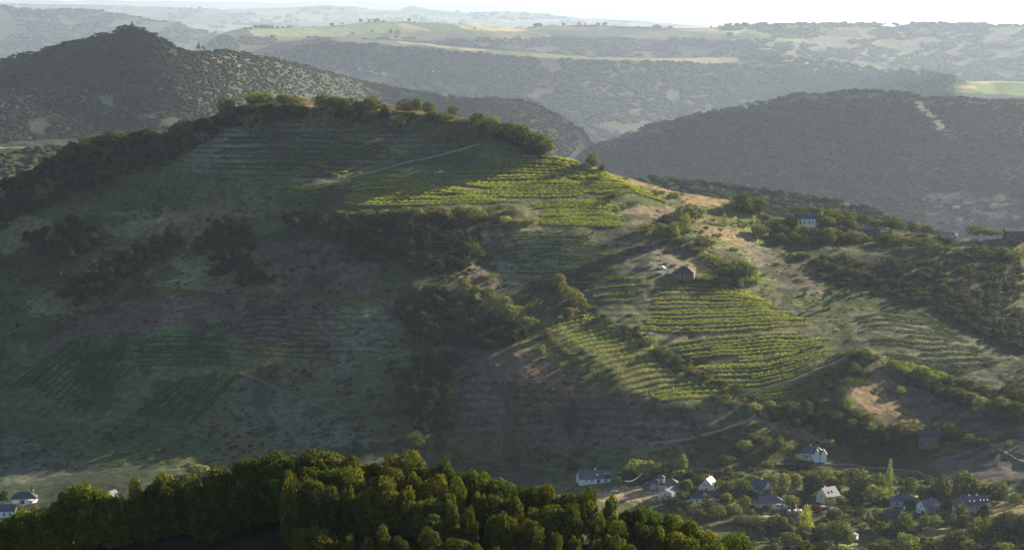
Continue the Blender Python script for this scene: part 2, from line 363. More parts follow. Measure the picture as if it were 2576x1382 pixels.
L6 = Layer('left_back', pl([(-420, 360), (0, 368), (100, 372), (180, 366), (330, 352), (420, 345), (560, 400), (2995, 900)]), pl([(-420, 600), (2995, 1200)]),
           lambda x, y: 2900-(y-350)*2.2, 500, 80, x1=1200, noise=(2, 40), lit=litmask([([(-420, 350), (60, 352), (60, 366), (-420, 366)], .15), ([(-420, 420), (200, 420), (100, 470), (-420, 480)], .1)], -.1), lam=1e-3)
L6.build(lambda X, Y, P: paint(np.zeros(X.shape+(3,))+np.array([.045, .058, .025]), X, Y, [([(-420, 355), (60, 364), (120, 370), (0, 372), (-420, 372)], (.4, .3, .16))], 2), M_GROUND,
         'low wooded rise at left edge just behind the vineyard hill')
L5 = Layer('back_ridge', pl([(-420, 900), (1350, 560), (1480, 480), (1570, 452), (1640, 446), (1700, 452), (1730, 466), (1750, 458), (1830, 462), (1900, 474), (2000, 490), (2100, 506), (2200, 532), (2300, 562), (2400, 598), (2520, 640), (2995, 760)]), pl([(-420, 1000), (2995, 900)]),
           lambda x, y: 3100-(y-450)*2.2, 800, 80, x0=1300, noise=(2, 40), lit=litmask([([(1560, 446), (1900, 468), (2300, 558), (2300, 575), (1900, 482), (1560, 458)], .12)], -.1), lam=1e-3)
L5.build(lambda X, Y, P: np.zeros(X.shape+(3,))+np.array([.055, .065, .03]), M_GROUND, 'narrow wooded ridge running down to the right behind the vineyard hill')

# main vineyard hill with the valley floor at its foot
H_TOP = pl([(-420, 640), (-200, 560), (0, 482), (60, 442), (110, 412), (160, 384), (220, 364), (300, 348), (380, 340), (440, 332), (480, 314), (520, 294), (560, 274), (600, 262), (640, 254), (700, 250), (780, 246), (860, 250), (940, 256), (1010, 268), (1070, 280), (1130, 288), (1180, 296), (1240, 322), (1300, 346), (1350, 372), (1390, 390), (1430, 404), (1480, 420), (1540, 436), (1600, 452), (1660, 468), (1720, 482), (1780, 496), (1840, 508), (1890, 522), (1950, 540), (2050, 558), (2150, 574), (2250, 580), (2350, 588), (2450, 596), (2575, 602), (2995, 610)])
H_CTRL = [(-420, 640, 1700), (0, 480, 1720), (250, 356, 1740), (560, 272, 1780), (850, 250, 1800), (1150, 292, 1780), (1380, 386, 1690), (1560, 442, 1700), (1890, 522, 1720), (2200, 577, 1760), (2575, 602, 1760), (2995, 610, 1900),
          (-420, 1000, 1440), (-420, 1250, 1300), (0, 700, 1570), (0, 950, 1455), (0, 1100, 1400), (0, 1180, 1370), (0, 1250, 1300),
          (400, 480, 1660), (400, 700, 1550), (400, 950, 1450), (400, 1130, 1395), (400, 1250, 1300), (850, 400, 1720), (850, 550, 1620), (850, 750, 1525), (850, 950, 1440), (850, 1100, 1390), (850, 1180, 1360), (850, 1250, 1300),
          (1300, 500, 1610), (1300, 650, 1530), (1300, 850, 1430), (1300, 1050, 1360), (1300, 1150, 1335), (1300, 1250, 1285), (1850, 1010, 1360), (1850, 1100, 1335), (1850, 800, 1450), (1850, 650, 1540), (1750, 560, 1620),
          (2130, 880, 1435), (2100, 720, 1560), (2400, 700, 1590), (2575, 800, 1530), (2400, 950, 1410), (2575, 1000, 1390), (2300, 1060, 1350), (2575, 1100, 1340), (2300, 590, 1730), (2200, 1180, 1340),
          (1500, 1250, 1280), (2000, 1250, 1280), (2575, 1250, 1275), (2995, 800, 1720), (2995, 1100, 1390), (2995, 1250, 1275), (0, 1382, 1180), (1000, 1382, 1180), (2000, 1382, 1175), (2600, 1382, 1172), (-420, 1382, 1180), (2995, 1382, 1172),
          (0, 1700, 955), (1200, 1700, 955), (2600, 1700, 955), (-420, 1700, 955), (2995, 1700, 955), (-420, 2100, 770), (1200, 2100, 770), (2995, 2100, 770)]
H_LIT = [([(1000, 520), (1400, 560), (1500, 700), (1560, 840), (1650, 1000), (1400, 1000), (1300, 900), (1100, 800), (980, 620)], -.02), ([(1400, 560), (2995, 600), (2995, 1120), (1900, 1120), (1640, 1000), (1470, 780)], -.03), ([(800, 730), (1040, 730), (1020, 880), (820, 880)], -.16), ([(1200, 590), (1360, 575), (1580, 590), (1640, 700), (1560, 740), (1380, 740), (1270, 710)], -.09), ([(480, 310), (1000, 330), (900, 450), (600, 460)], -.01), ([(1960, 640), (2450, 650), (2995, 690), (2995, 880), (2575, 870), (2300, 770), (2120, 750)], -.13),
         ([(420, 525), (560, 515), (500, 600), (420, 650), (330, 690), (250, 700), (350, 610)], -.03), ([(330, 640), (450, 600), (640, 620), (560, 735), (330, 710)], -.06), ([(60, 760), (260, 700), (330, 690), (200, 790)], -.03), ([(540, 1050), (900, 1090), (1050, 1140), (700, 1115)], .03), ([(-420, 1200), (800, 1200), (800, 1260), (-420, 1260)], -.05),
         ([(600, 230), (760, 236), (1000, 252), (1200, 288), (1395, 378), (1390, 392), (1180, 306), (1000, 276), (760, 262), (600, 268)], .2),
         ([(800, 480), (900, 452), (1030, 440), (1180, 403), (1390, 385), (1480, 412), (1580, 442), (1720, 475), (1900, 515), (1990, 545), (1960, 575), (1880, 590), (1750, 560), (1640, 562), (1600, 577), (1460, 572), (1340, 565), (1290, 525), (850, 524)], .07),
         ([(1360, 385), (1500, 418), (1900, 515), (1900, 545), (1700, 510), (1540, 460)], .2),
         ([(900, 395), (760, 420), (780, 440), (880, 435)], .04),
         ([(1560, 545), (1760, 560), (1900, 590), (1920, 700), (1700, 705), (1640, 680), (1640, 640), (1760, 625)], .16),
         ([(1640, 715), (1750, 712), (1900, 740), (1960, 785), (2060, 820), (1840, 832), (1700, 790)], .06),
         ([(1700, 850), (1800, 838), (2110, 832), (2140, 880), (2080, 925), (1950, 935), (1860, 900)], .06),
         ([(1370, 803), (1470, 792), (1560, 838), (1700, 900), (1840, 980), (1850, 1012), (1740, 1012), (1630, 1000), (1500, 905)], .22),
         ([(1150, 698), (1240, 712), (1330, 800), (1370, 832), (1300, 836), (1230, 770)], .1), ([(1290, 745), (1330, 740), (1425, 780), (1400, 800), (1330, 795)], .08),
         ([(1385, 690), (1425, 690), (1485, 775), (1450, 785)], .1),
         ([(1870, 1005), (1960, 1030), (2100, 1095), (2150, 1125), (1980, 1110), (1880, 1060)], .26),
         ([(2110, 955), (2180, 955), (2330, 1040), (2350, 1075), (2200, 1065), (2130, 1010)], .28),
         ([(2130, 880), (2200, 885), (2320, 925), (2575, 965), (2995, 990), (2995, 1070), (2575, 1045), (2400, 1000), (2220, 925)], .1),
         ([(2480, 1100), (2995, 1095), (2995, 1165), (2490, 1145)], .2), ([(1120, 575), (1220, 632), (1190, 640), (1120, 600)], .1),
         ([(840, 522), (1330, 535), (1340, 560), (1150, 560), (840, 540)], .06), ([(1960, 545), (2500, 580), (2995, 590), (2995, 600), (2500, 600), (2100, 582)], .12)]
vf = [(-420, 1175), (900, 1175), (1500, 1180), (1950, 1150), (2300, 1130), (2995, 1150), (2995, 1720), (-420, 1720)]
L7 = Layer('vine_hill', H_TOP, pl([(-420, 2100), (2995, 2100)]), tps(H_CTRL), 1300, 460, lit=litmask(H_LIT+[([(-420, 1080), (900, 1080), (1400, 1130), (1400, 1250), (-420, 1300)], -.12)], -.13, 1.0, [([(900, 1175), (1500, 1180), (1950, 1150), (2300, 1130), (2995, 1150), (2995, 2120), (900, 2120)], .08)]), lam=1.5e-4, iters=400, noise=(1.3, 38),
           back=((25, 3), (70, 14), (160, 50), (500, 300), (700, 520)), depthpow=1.35)
G_SCRUB = (.09, .11, .036)
TAN = (.19, .185, .085); GOLD = (.27, .2, .09); WOOD = (.04, .052, .026); VSOIL = (.10, .115, .05); BROWN = (.16, .12, .085); MEAD = (.075, .115, .04); RED = (.25, .15, .09)
H_COL = [([(0, 560), (60, 545), (130, 560), (150, 600), (60, 625), (0, 640)], TAN), ([(245, 540), (360, 520), (390, 560), (330, 600), (260, 580)], TAN), ([(420, 520), (560, 510), (640, 540), (540, 600), (420, 640), (330, 680), (250, 700), (350, 610)], TAN),
         ([(330, 640), (450, 600), (640, 620), (760, 640), (780, 720), (560, 735), (330, 710)], TAN), ([(60, 760), (150, 730), (260, 700), (330, 690), (200, 790), (80, 800)], TAN), ([(180, 800), (300, 770), (420, 740), (640, 740), (830, 760), (850, 900), (600, 850), (200, 840), (60, 900)], BROWN),
         ([(630, 620), (830, 600), (960, 660), (940, 740), (740, 735)], BROWN), ([(30, 890), (200, 850), (320, 860), (300, 1060), (130, 1050), (0, 1000)], (.10, .145, .055)), ([(320, 830), (560, 815), (620, 930), (600, 1000), (480, 1070), (310, 1060)], (.11, .15, .055)),
         ([(180, 1070), (480, 1080), (560, 1110), (450, 1170), (330, 1190), (220, 1130)], MEAD), ([(0, 1120), (180, 1150), (420, 1185), (900, 1130), (1300, 1170), (1450, 1190), (1100, 1350), (0, 1350)], (.06, .08, .042)), ([(0, 1080), (100, 1110), (250, 1180), (0, 1220)], (.13, .14, .09)),  # left valley floor colour darkened to stand for the hill's shade
         ([(540, 1050), (700, 1060), (900, 1090), (1000, 1130), (700, 1115), (560, 1085)], (.16, .165, .10)),
         ([(610, 945), (700, 975), (850, 1035), (940, 1090), (760, 1080), (600, 1040)], (.15, .155, .095)),
         ([(860, 770), (960, 750), (1060, 760), (1000, 850), (900, 900), (840, 1000)], (.16, .165, .1)), ([(1130, 870), (1300, 880), (1480, 960), (1700, 1020), (1880, 1060), (1700, 1110), (1400, 1130), (1150, 1110), (1120, 1000)], BROWN),
         ([(1100, 640), (1200, 660), (1280, 730), (1180, 720)], (.17, .14, .1)),
         ([(700, 228), (900, 234), (1200, 270), (1240, 320), (1180, 302), (1000, 282), (700, 262)], GOLD), ([(1380, 376), (1480, 405), (1560, 432), (1760, 478), (1900, 512), (1900, 530), (1740, 500), (1640, 480), (1540, 452), (1440, 420)], (.22, .165, .085)),
         ([(480, 330), (760, 310), (1020, 340), (1110, 370), (920, 425), (790, 455), (560, 450), (480, 430)], (.13, .14, .08)),
         ([(850, 455), (1000, 440), (1180, 405), (1390, 395), (1560, 455), (1700, 512), (1560, 500), (1290, 512), (850, 522), (700, 520), (700, 500)], VSOIL),
         ([(1300, 515), (1420, 500), (1560, 515), (1640, 580), (1590, 576), (1340, 565)], (.14, .13, .065)), ([(1560, 520), (1700, 515), (1780, 545), (1720, 570), (1600, 575)], (.24, .19, .115)),
         ([(1690, 470), (1830, 495), (1810, 520), (1720, 505)], (.26, .19, .1)), ([(1740, 560), (1900, 580), (1960, 590), (1880, 606), (1780, 600)], (.21, .155, .085)), ([(1640, 628), (1780, 640), (1800, 680), (1730, 690), (1630, 668)], (.21, .16, .09)),
         ([(1520, 590), (1650, 590), (1760, 640), (1690, 700), (1600, 690)], (.15, .14, .09)), ([(1200, 590), (1360, 575), (1560, 590), (1620, 700), (1500, 740), (1280, 710)], (.18, .18, .11)),
         ([(1470, 735), (1750, 710), (1960, 740), (2080, 820), (1760, 845), (1560, 850)], (.11, .12, .06)), ([(1600, 840), (1800, 838), (2060, 820), (2080, 840), (1700, 862)], (.22, .19, .12)),
         ([(1650, 862), (2110, 838), (2140, 890), (1960, 965), (1850, 985), (1700, 960)], (.10, .115, .055)), ([(1365, 800), (1475, 790), (1850, 980), (1845, 1015), (1630, 1000)], (.135, .13, .06)),
         ([(1290, 740), (1330, 738), (1420, 780), (1360, 806)], (.1, .13, .05)), ([(1865, 1000), (1960, 1025), (2110, 1100), (2060, 1115), (1900, 1060)], RED), ([(1900, 1030), (2000, 1050), (2000, 1080), (1920, 1065)], (.25, .19, .11)),
         ([(2105, 955), (2190, 960), (2330, 1040), (2350, 1080), (2230, 1070), (2130, 1020)], (.20, .15, .085)), ([(2150, 905), (2250, 930), (2400, 1000), (2575, 1060), (2995, 1080), (2995, 1110), (2490, 1100), (2320, 1050), (2180, 955)], (.155, .12, .082)),
         ([(2130, 780), (2300, 780), (2560, 900), (2540, 970), (2300, 930), (2150, 880)], (.15, .155, .09)), ([(2210, 905), (2300, 918), (2430, 940), (2380, 950), (2230, 925)], (.11, .17, .035)),
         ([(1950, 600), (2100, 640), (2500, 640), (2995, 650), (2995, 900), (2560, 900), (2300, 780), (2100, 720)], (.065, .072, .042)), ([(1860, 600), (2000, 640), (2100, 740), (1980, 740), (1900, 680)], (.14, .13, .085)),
         ([(2480, 1105), (2995, 1100), (2995, 1130), (2490, 1118)], (.33, .33, .11)), ([(2490, 1118), (2995, 1130), (2995, 1150), (2520, 1142)], (.36, .28, .18)), ([(2340, 1160), (2470, 1110), (2600, 1150), (2995, 1160), (2995, 1235), (2380, 1220)], (.145, .13, .1)),
         ([(2170, 1180), (2330, 1195), (2400, 1225), (2300, 1240), (2180, 1235)], (.09, .14, .05)), ([(1500, 1232), (1600, 1220), (1680, 1238), (1660, 1262), (1500, 1262)], (.45, .34, .19)), ([(2490, 1262), (2995, 1260), (2995, 1302), (2500, 1298)], (.32, .26, .12)),
         ([(2480, 1225), (2995, 1230), (2995, 1262), (2500, 1260)], (.2, .24, .09)), ([(2100, 1362), (2230, 1360), (2230, 1400), (2080, 1400)], (.33, .36, .14)), ([(2280, 1330), (2420, 1320), (2420, 1352), (2290, 1360)], (.28, .24, .11)),
         ([(2320, 580), (2500, 596), (2995, 600), (2995, 640), (2500, 640), (2330, 605)], (.16, .16, .1)), ([(2100, 568), (2170, 575), (2170, 584), (2110, 580)], (.4, .34, .2)),
         ([(2240, 1250), (2330, 1240), (2340, 1250), (2240, 1262)], (.33, .38, .12))]
BANK = (.25, .24, .15)
TERR = [([(480, 330), (760, 310), (1060, 345), (1180, 372), (1040, 392), (905, 430), (790, 455), (560, 455), (460, 430)], 3.3, .8, BANK), ([(1210, 600), (1360, 575), (1570, 590), (1640, 700), (1500, 745), (1280, 720)], 3.4, .9, BANK),
        ([(2130, 780), (2300, 775), (2570, 900), (2540, 975), (2300, 930), (2150, 880)], 3.2, .8, BANK), ([(1440, 720), (1650, 695), (1700, 760), (1580, 840), (1490, 800)], 3.2, .7, BANK), ([(320, 830), (560, 815), (640, 930), (330, 935)], 2.6, .6, (.2, .22, .11)), ([(600, 790), (850, 780), (900, 900), (600, 905)], 2.6, .6, BANK),
        ([(1640, 850), (1760, 712), (1960, 740), (2110, 838), (2140, 890), (1960, 965), (1850, 975)], 2.9, .25, BANK), ([(1130, 870), (1480, 960), (1880, 1060), (1700, 1110), (1150, 1110)], 4.2, .3, (.2, .16, .11)), ([(1000, 780), (870, 770), (820, 900), (1000, 900)], 3.8, .3, BANK), ([(1690, 590), (1960, 600), (2100, 740), (1900, 740), (1750, 640)], 3.6, .35, BANK)]
def hill_color(X, Y, P):
    x, y = P[..., 0], P[..., 1]
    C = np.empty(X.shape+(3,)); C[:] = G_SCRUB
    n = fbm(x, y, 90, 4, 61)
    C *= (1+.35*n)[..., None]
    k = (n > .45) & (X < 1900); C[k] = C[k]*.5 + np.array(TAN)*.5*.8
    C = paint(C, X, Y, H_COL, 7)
    # terraces: pale grassy banks following the contour between the planted strips
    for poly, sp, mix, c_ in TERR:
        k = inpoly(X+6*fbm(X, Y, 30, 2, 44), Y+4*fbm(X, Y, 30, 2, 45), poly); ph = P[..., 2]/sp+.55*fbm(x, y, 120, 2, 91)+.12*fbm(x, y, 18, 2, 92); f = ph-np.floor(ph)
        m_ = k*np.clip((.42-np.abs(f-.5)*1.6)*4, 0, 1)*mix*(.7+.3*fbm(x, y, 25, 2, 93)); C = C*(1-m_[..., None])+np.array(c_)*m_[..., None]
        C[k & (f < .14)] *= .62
    # patches of bramble and dry grass, far smaller than the fields
    n2 = fbm(x, y, 16, 3, 71); k = (n2 > .45) & (Y > 540) & (Y < 1180); C[k] = C[k]*.35+np.array(WOOD)*.65
    C *= .8*(1+.28*fbm(x, y, 30, 3, 83))[..., None]
    return np.clip(C, .01, .6)
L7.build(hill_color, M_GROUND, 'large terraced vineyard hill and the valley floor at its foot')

# near wooded spur below the viewpoint
S_TOP = pl([(-420, 1420), (0, 1390), (200, 1362), (400, 1335), (600, 1302), (800, 1262), (1000, 1254), (1200, 1284), (1400, 1338), (1600, 1392), (1800, 1436), (2000, 1482), (2300, 1570), (2995, 1760)])
L9 = Layer('near_spur', S_TOP, lambda x: S_TOP(x)+1700, lambda x, y: 315-(y-S_TOP(x))*.095, 500, 200, noise=(.8, 14), back=((6, 1.5), (20, 7), (60, 24), (250, 105), (430, 215), (520, 300)), depthpow=1.5)
L9.build(lambda X, Y, P: np.zeros(X.shape+(3,))+np.array([.03, .028, .016]), M_GROUND, 'dark shaded meadow on the near spur under the front wood')

# the ground sheet that everything stands on, reaching past the farthest range
g = 80000.0
gx = np.array([[-g, -2000, 0], [g, -2000, 0], [g, 84000, 0], [-g, 84000, 0]], float); gx[:, 2] = CZ-760
tag(obj('ground', mesh_np('ground', gx, [[0, 1, 2, 3]], [M_FAR], np.array([[.06, .07, .035]]*4))), 'low ground under the hills reaching to the horizon', None, None, 'structure')
# ---------------------------------------------------------------- trees
def leaf_quads(P, Nrm, size, rng):
    n = len(P); u = np.cross(Nrm, rng.normal(size=(n, 3))); u /= np.linalg.norm(u, axis=1)[:, None]+1e-9
    v = np.cross(Nrm, u); v /= np.linalg.norm(v, axis=1)[:, None]+1e-9
    s = size*rng.uniform(.6, 1.3, (n, 1)); a = u*s; b = v*s*rng.uniform(.5, .9, (n, 1))
    V = np.stack([P-a, P-b, P+a, P+b], 1).reshape(-1, 3)
    return V, np.arange(4*n).reshape(n, 4)
def crown_arrays(seed, nl, total, leaf, form='round'):
    rng = np.random.default_rng(seed)
    if form == 'round':
        base, top, rad = (.03 if total > 4000 else .1), .98, .40
        th = rng.uniform(0, 2*np.pi, nl); zz = rng.uniform(0, 1, nl); prof = np.sqrt(np.clip(1-(2*zz-.85)**2/1.5, .05, 1))
        rr = rad*prof*np.sqrt(rng.uniform(.25, 1, nl))*rng.uniform(.75, 1.05, nl)
        c = np.stack([rr*np.cos(th), rr*np.sin(th), base+.12+zz*(top-base-.26)], 1); lr = rng.uniform(.08, .2, nl)*(.8 if total > 4000 else 1)*rng.uniform(.8, 1.15); lr[:max(2, nl//6)] *= 1.25
        c[0] = (0, 0, .5); lr[0] = .3
    elif form == 'poplar':
        zz = np.linspace(.08, .95, nl); th = rng.uniform(0, 2*np.pi, nl); rr = .2*np.sin(np.pi*np.clip(zz, .12, .97))**.5*rng.uniform(.3, 1.1, nl)
        c = np.stack([rr*np.cos(th), rr*np.sin(th), zz], 1); lr = rng.uniform(.5, 1, nl)*.3*np.clip(1.15-zz*.75, .3, 1)
    elif form == 'conifer':
        zz = np.linspace(.08, .97, nl); th = rng.uniform(0, 2*np.pi, nl); rr = .36*(1-zz)*rng.uniform(.4, 1.1, nl)
        c = np.stack([rr*np.cos(th), rr*np.sin(th), zz], 1); lr = .05+.16*(1-zz)*rng.uniform(.7, 1.1, nl)
    else:  # bush
        th = rng.uniform(0, 2*np.pi, nl); rr = .36*np.sqrt(rng.uniform(0, 1, nl))
        c = np.stack([rr*np.cos(th), rr*np.sin(th), .25+rng.uniform(0, .45, nl)*(1-rr)], 1); lr = rng.uniform(.14, .26, nl)
    flat = .45 if form == 'poplar' else 1.0
    w_ = lr**2/np.sum(lr**2); cnt = np.maximum(4, (total*w_*1.5).astype(int))
    Ps, Ns, T = [], [], []
    for i in range(nl):
        d = rng.normal(size=(cnt[i], 3)); d /= np.linalg.norm(d, axis=1)[:, None]
        lump = 1+.22*np.sin(d[:, 0]*7+i)*np.sin(d[:, 1]*6+2*i)*np.sin(d[:, 2]*7)
        p = c[i]+d*lr[i]*(rng.uniform(.72, 1.08, (cnt[i], 1))*lump[:, None])*np.array([1, 1, .85 if flat == 1 else .3/lr[i]*.45])
        keep = np.ones(cnt[i], bool)
        for j in range(nl):
            if j != i: keep &= (((p-c[j])/lr[j])**2).sum(1) > .62
        keep |= rng.uniform(size=cnt[i]) < .12
        keep &= p[:, 2] > .03
        p = p[keep]; d = d[keep]
        Ps.append(p); nn = d+rng.normal(size=d.shape)*.38; Ns.append(nn/np.linalg.norm(nn, axis=1)[:, None])
        tone = rng.uniform(.75, 1.2)*np.ones(len(p))*rng.uniform(.5, 1.55, len(p))
        hue = rng.uniform(-.14, .1)+rng.normal(0, .07, len(p))
        T.append(np.stack([tone*(1+hue), tone, tone*(1-hue)], 1))
    P = np.concatenate(Ps); Nn = np.concatenate(Ns); T = np.concatenate(T)
    V, Fq = leaf_quads(P, Nn, leaf, rng)
    return V, Fq, np.clip(T, .2, 2)
def tube(p0, p1, r0, r1, n=6):
    p0, p1 = np.array(p0, float), np.array(p1, float); d = p1-p0; d /= np.linalg.norm(d)+1e-9
    u = np.cross(d, [0.3, .9, .2]); u /= np.linalg.norm(u); v = np.cross(d, u)
    a = np.linspace(0, 2*np.pi, n, endpoint=False); ring = np.cos(a)[:, None]*u+np.sin(a)[:, None]*v
    V = np.concatenate([p0+ring*r0, p1+ring*r1]); f = [[i, (i+1) % n, n+(i+1) % n, n+i] for i in range(n)]
    return V, np.array(f)
def merge(parts):
    Vs, Fs, o = [], [], 0
    for V, f in parts:
        Vs.append(V); Fs.append(f+o); o += len(V)
    return np.concatenate(Vs), np.concatenate(Fs)
def trunk_arrays(seed, form):
    rng = np.random.default_rng(seed+99); ps = []
    h = {'round': .5, 'poplar': .9, 'conifer': .92, 'bush': .3, 'tuft': .2}[form]; r = {'round': .028, 'poplar': .018, 'conifer': .022, 'bush': .016, 'tuft': .01}[form]
    k = 4; pts = [np.array([rng.normal()*.012*i, rng.normal()*.012*i, -.04+(h+.04)*i/k]) for i in range(k+1)]
    for i in range(k): ps.append(tube(pts[i], pts[i+1], r*(1-.17*i), r*(1-.17*(i+1))))
    if form in ('round', 'bush'):
        for j in range(6):
            b = pts[2+j % 3]; a = rng.uniform(0, 6.28); e = b+np.array([math.cos(a)*.26, math.sin(a)*.26, rng.uniform(.1, .3)]); mid = (b+e)/2+np.array([0, 0, -.02])
            ps.append(tube(b, mid, r*.5, r*.35, 5)); ps.append(tube(mid, e, r*.35, r*.12, 5))
    return merge(ps)
PROTO = {}
def protos():
    spec = {('round', 'A'): (6, 74, 5600, .029), ('round', 'B'): (6, 34, 1800, .044), ('round', 'C'): (4, 18, 460, .078),
            ('bush', 'A'): (3, 18, 2600, .022), ('bush', 'B'): (4, 12, 620, .045), ('bush', 'C'): (3, 8, 170, .085), ('tuft', 'C'): (4, 5, 36, .17), ('poplar', 'A'): (1, 30, 3000, .016), ('poplar', 'B'): (2, 26, 2600, .03),
            ('conifer', 'B'): (2, 30, 1200, .028), ('conifer', 'C'): (2, 14, 260, .06)}
    for (form, lod), (nv, nl, tot, leaf) in spec.items():
        L_ = []
        for k in range(nv):
            sd = hash_(form+lod)+k*13
            V, f, T = crown_arrays(sd, nl, tot, leaf, form)
            tv, tf = trunk_arrays(sd, form)
            d = {'crown': mesh_np('crown', V, f, [M_LEAF], fcols=T), 'trunk': mesh_np('trunk', tv, tf, [M_BARK], smooth=True), 'arr': (V, f, T)}
            if lod == 'C':
                Va, fa = merge([(V, f), (tv, tf)]); mi = np.concatenate([np.zeros(len(f)), np.ones(len(tf))])
                d['whole'] = mesh_np('tree', Va, fa, [M_LEAF, M_BARK], fcols=np.concatenate([T, np.ones((len(tf), 3))]), matidx=mi)
            L_.append(d)
        PROTO[(form, lod)] = L_
def hash_(s):
    h = 7
    for ch in s: h = (h*31+ord(ch)) % 100003
    return h
protos()
ORD = ['first', 'second', 'third', 'fourth', 'fifth', 'sixth', 'seventh', 'eighth', 'ninth', 'tenth', 'eleventh', 'twelfth', 'thirteenth', 'fourteenth', 'fifteenth', 'sixteenth', 'seventeenth', 'eighteenth', 'nineteenth']
def ordw(i, n=None):
    """i from 0"""
    i += 1
    if i < 20: return ORD[i-1]
    t = ['', '', 'twenty', 'thirty', 'forty', 'fifty', 'sixty'][i//10]
    return (t[:-1]+'ieth') if i % 10 == 0 else t+'-'+ORD[i % 10-1]
NAMES = {'round': 'broadleaf_tree', 'bush': 'bush', 'poplar': 'poplar_tree', 'conifer': 'conifer_tree'}
CATS = {'round': 'tree', 'bush': 'bush', 'poplar': 'tree', 'conifer': 'tree'}
COLS = {'front_dark': (.062, .074, .018), 'front_green': (.075, .098, .02), 'fore': (.09, .098, .02), 'green': (.10, .115, .034), 'pale': (.19, .205, .075), 'yellow': (.30, .29, .055), 'dark': (.035, .05, .024), 'red': (.12, .028, .03), 'orange': (.36, .2, .05), 'olive': (.15, .15, .055), 'blue': (.05, .075, .045), 'bright': (.15, .2, .05)}
LOOK = {'front_dark': 'dark', 'front_green': 'green', 'fore': 'yellow-green topped', 'green': 'green', 'pale': 'pale green', 'yellow': 'yellow', 'dark': 'dark', 'red': 'dark red', 'orange': 'orange', 'olive': 'olive green', 'blue': 'blue-green', 'bright': 'bright green'}
KINDW = {'round': 'round tree', 'bush': 'bush', 'poplar': 'slim upright tree', 'conifer': 'pointed conifer'}
def tree(layer, x, y, wd, ht, form='round', hue='green', label=None, group=None, lod=None, sink=.4):
    r = float(layer.r_at(x, y)[0]); p = layer.P(x, y)[0]; m = r/F; W_, H_ = wd*m, ht*m
    if lod is None: lod = 'A' if m < .12 else ('B' if ht > 17 and wd > 9 else 'C')
    if (form, lod) not in PROTO: lod = 'B'
    pr = random.choice(PROTO[(form, lod)]); c = np.array(COLS[hue])*random.uniform(.88, 1.12)*np.array([random.uniform(.9, 1.1), 1, 1])
    wf = W_*(1.0 if lod == 'A' else 1.25)/(.95 if form in ('round', 'bush') else .62 if form == 'poplar' else .8)
    def place(o):
        o.location = (p[0], p[1], p[2]-sink*(H_*.03+.1)); o.rotation_euler = (0, 0, random.uniform(0, 6.28)); o.scale = (wf, wf, H_*(1.0 if lod == 'A' else 1.1))
    if lod == 'C':
        o = obj(NAMES[form], pr['whole']); place(o); o.color = (*c, 1)
    else:
        o = bpy.data.objects.new(NAMES[form], None); COL.objects.link(o); o.empty_display_size = .5; place(o)
        cr = obj('crown', pr['crown'], o); cr.color = (*c, 1); tk = obj('trunk', pr['trunk'], o)
    tag(o, label, CATS[form], group); return o
REST = []
def tree_list(layer, items, place_words, group, left='from the left', rest=False):
    """items: (x, y, w, h, form, hue); labels count along the line so that each one can be found"""
    if rest:
        REST.extend((layer,)+tuple(it) for it in items if it[4] == 'round'); items = [it for it in items if it[4] != 'round']
    items = sorted(items, key=lambda t: t[0]); n = len(items)
    fams = {}
    for it in items: fams.setdefault((it[4], it[5]), []).append(it)
    for (form, hue), fam in fams.items():
        for i, it in enumerate(fam):
            base = f'{LOOK[hue]} {KINDW[form]}'
            if len(fam) == 1: lb = f'{base} {place_words}'
            elif i == 0: lb = f'leftmost {base} {place_words}'
            elif i == len(fam)-1: lb = f'rightmost {base} {place_words}'
            else: lb = f'{ordw(i)} {base} {left} {place_words}'
            tree(layer, *it[:4], form, hue, lb, group)
def along(pts, n, w, h, form, hue, jx=6, jy=4, jw=.35):
    """n trees jittered along a polyline"""
    pts = np.array(pts, float); d = np.r_[0, np.cumsum(np.hypot(*np.diff(pts, axis=0).T))]; out = []
    for i in range(n):
        s = d[-1]*(i+.5)/n; x = np.interp(s, d, pts[:, 0])+random.uniform(-jx, jx); y = np.interp(s, d, pts[:, 1])+random.uniform(-jy, jy); k = random.uniform(1-jw, 1+jw)
        hu = random.choice(hue) if isinstance(hue, (list, tuple)) else hue
        out.append((x, y, w*k*random.uniform(.85, 1.2), h*k, form, hu))
    return out
def ico():
    t = (1+5**.5)/2; v = np.array([(-1, t, 0), (1, t, 0), (-1, -t, 0), (1, -t, 0), (0, -1, t), (0, 1, t), (0, -1, -t), (0, 1, -t), (t, 0, -1), (t, 0, 1), (-t, 0, -1), (-t, 0, 1)], float)
    f = [(0, 11, 5), (0, 5, 1), (0, 1, 7), (0, 7, 10), (0, 10, 11), (1, 5, 9), (5, 11, 4), (11, 10, 2), (10, 7, 6), (7, 1, 8), (3, 9, 4), (3, 4, 2), (3, 2, 6), (3, 6, 8), (3, 8, 9), (4, 9, 5), (2, 4, 11), (6, 2, 10), (8, 6, 7), (9, 8, 1)]
    v = list(v/np.linalg.norm(v[0])); F2 = []; cache = {}
    def mid(a, b):
        k = (min(a, b), max(a, b))
        if k not in cache: m = v[a]+v[b]; cache[k] = len(v); v.append(m/np.linalg.norm(m))
        return cache[k]
    for a, b, c in f:
        x, y, z = mid(a, b), mid(b, c), mid(c, a); F2 += [(a, x, z), (x, b, y), (z, y, c), (x, y, z)]
    return np.array(v), np.array(F2)
ICO_V, ICO_F = ico()
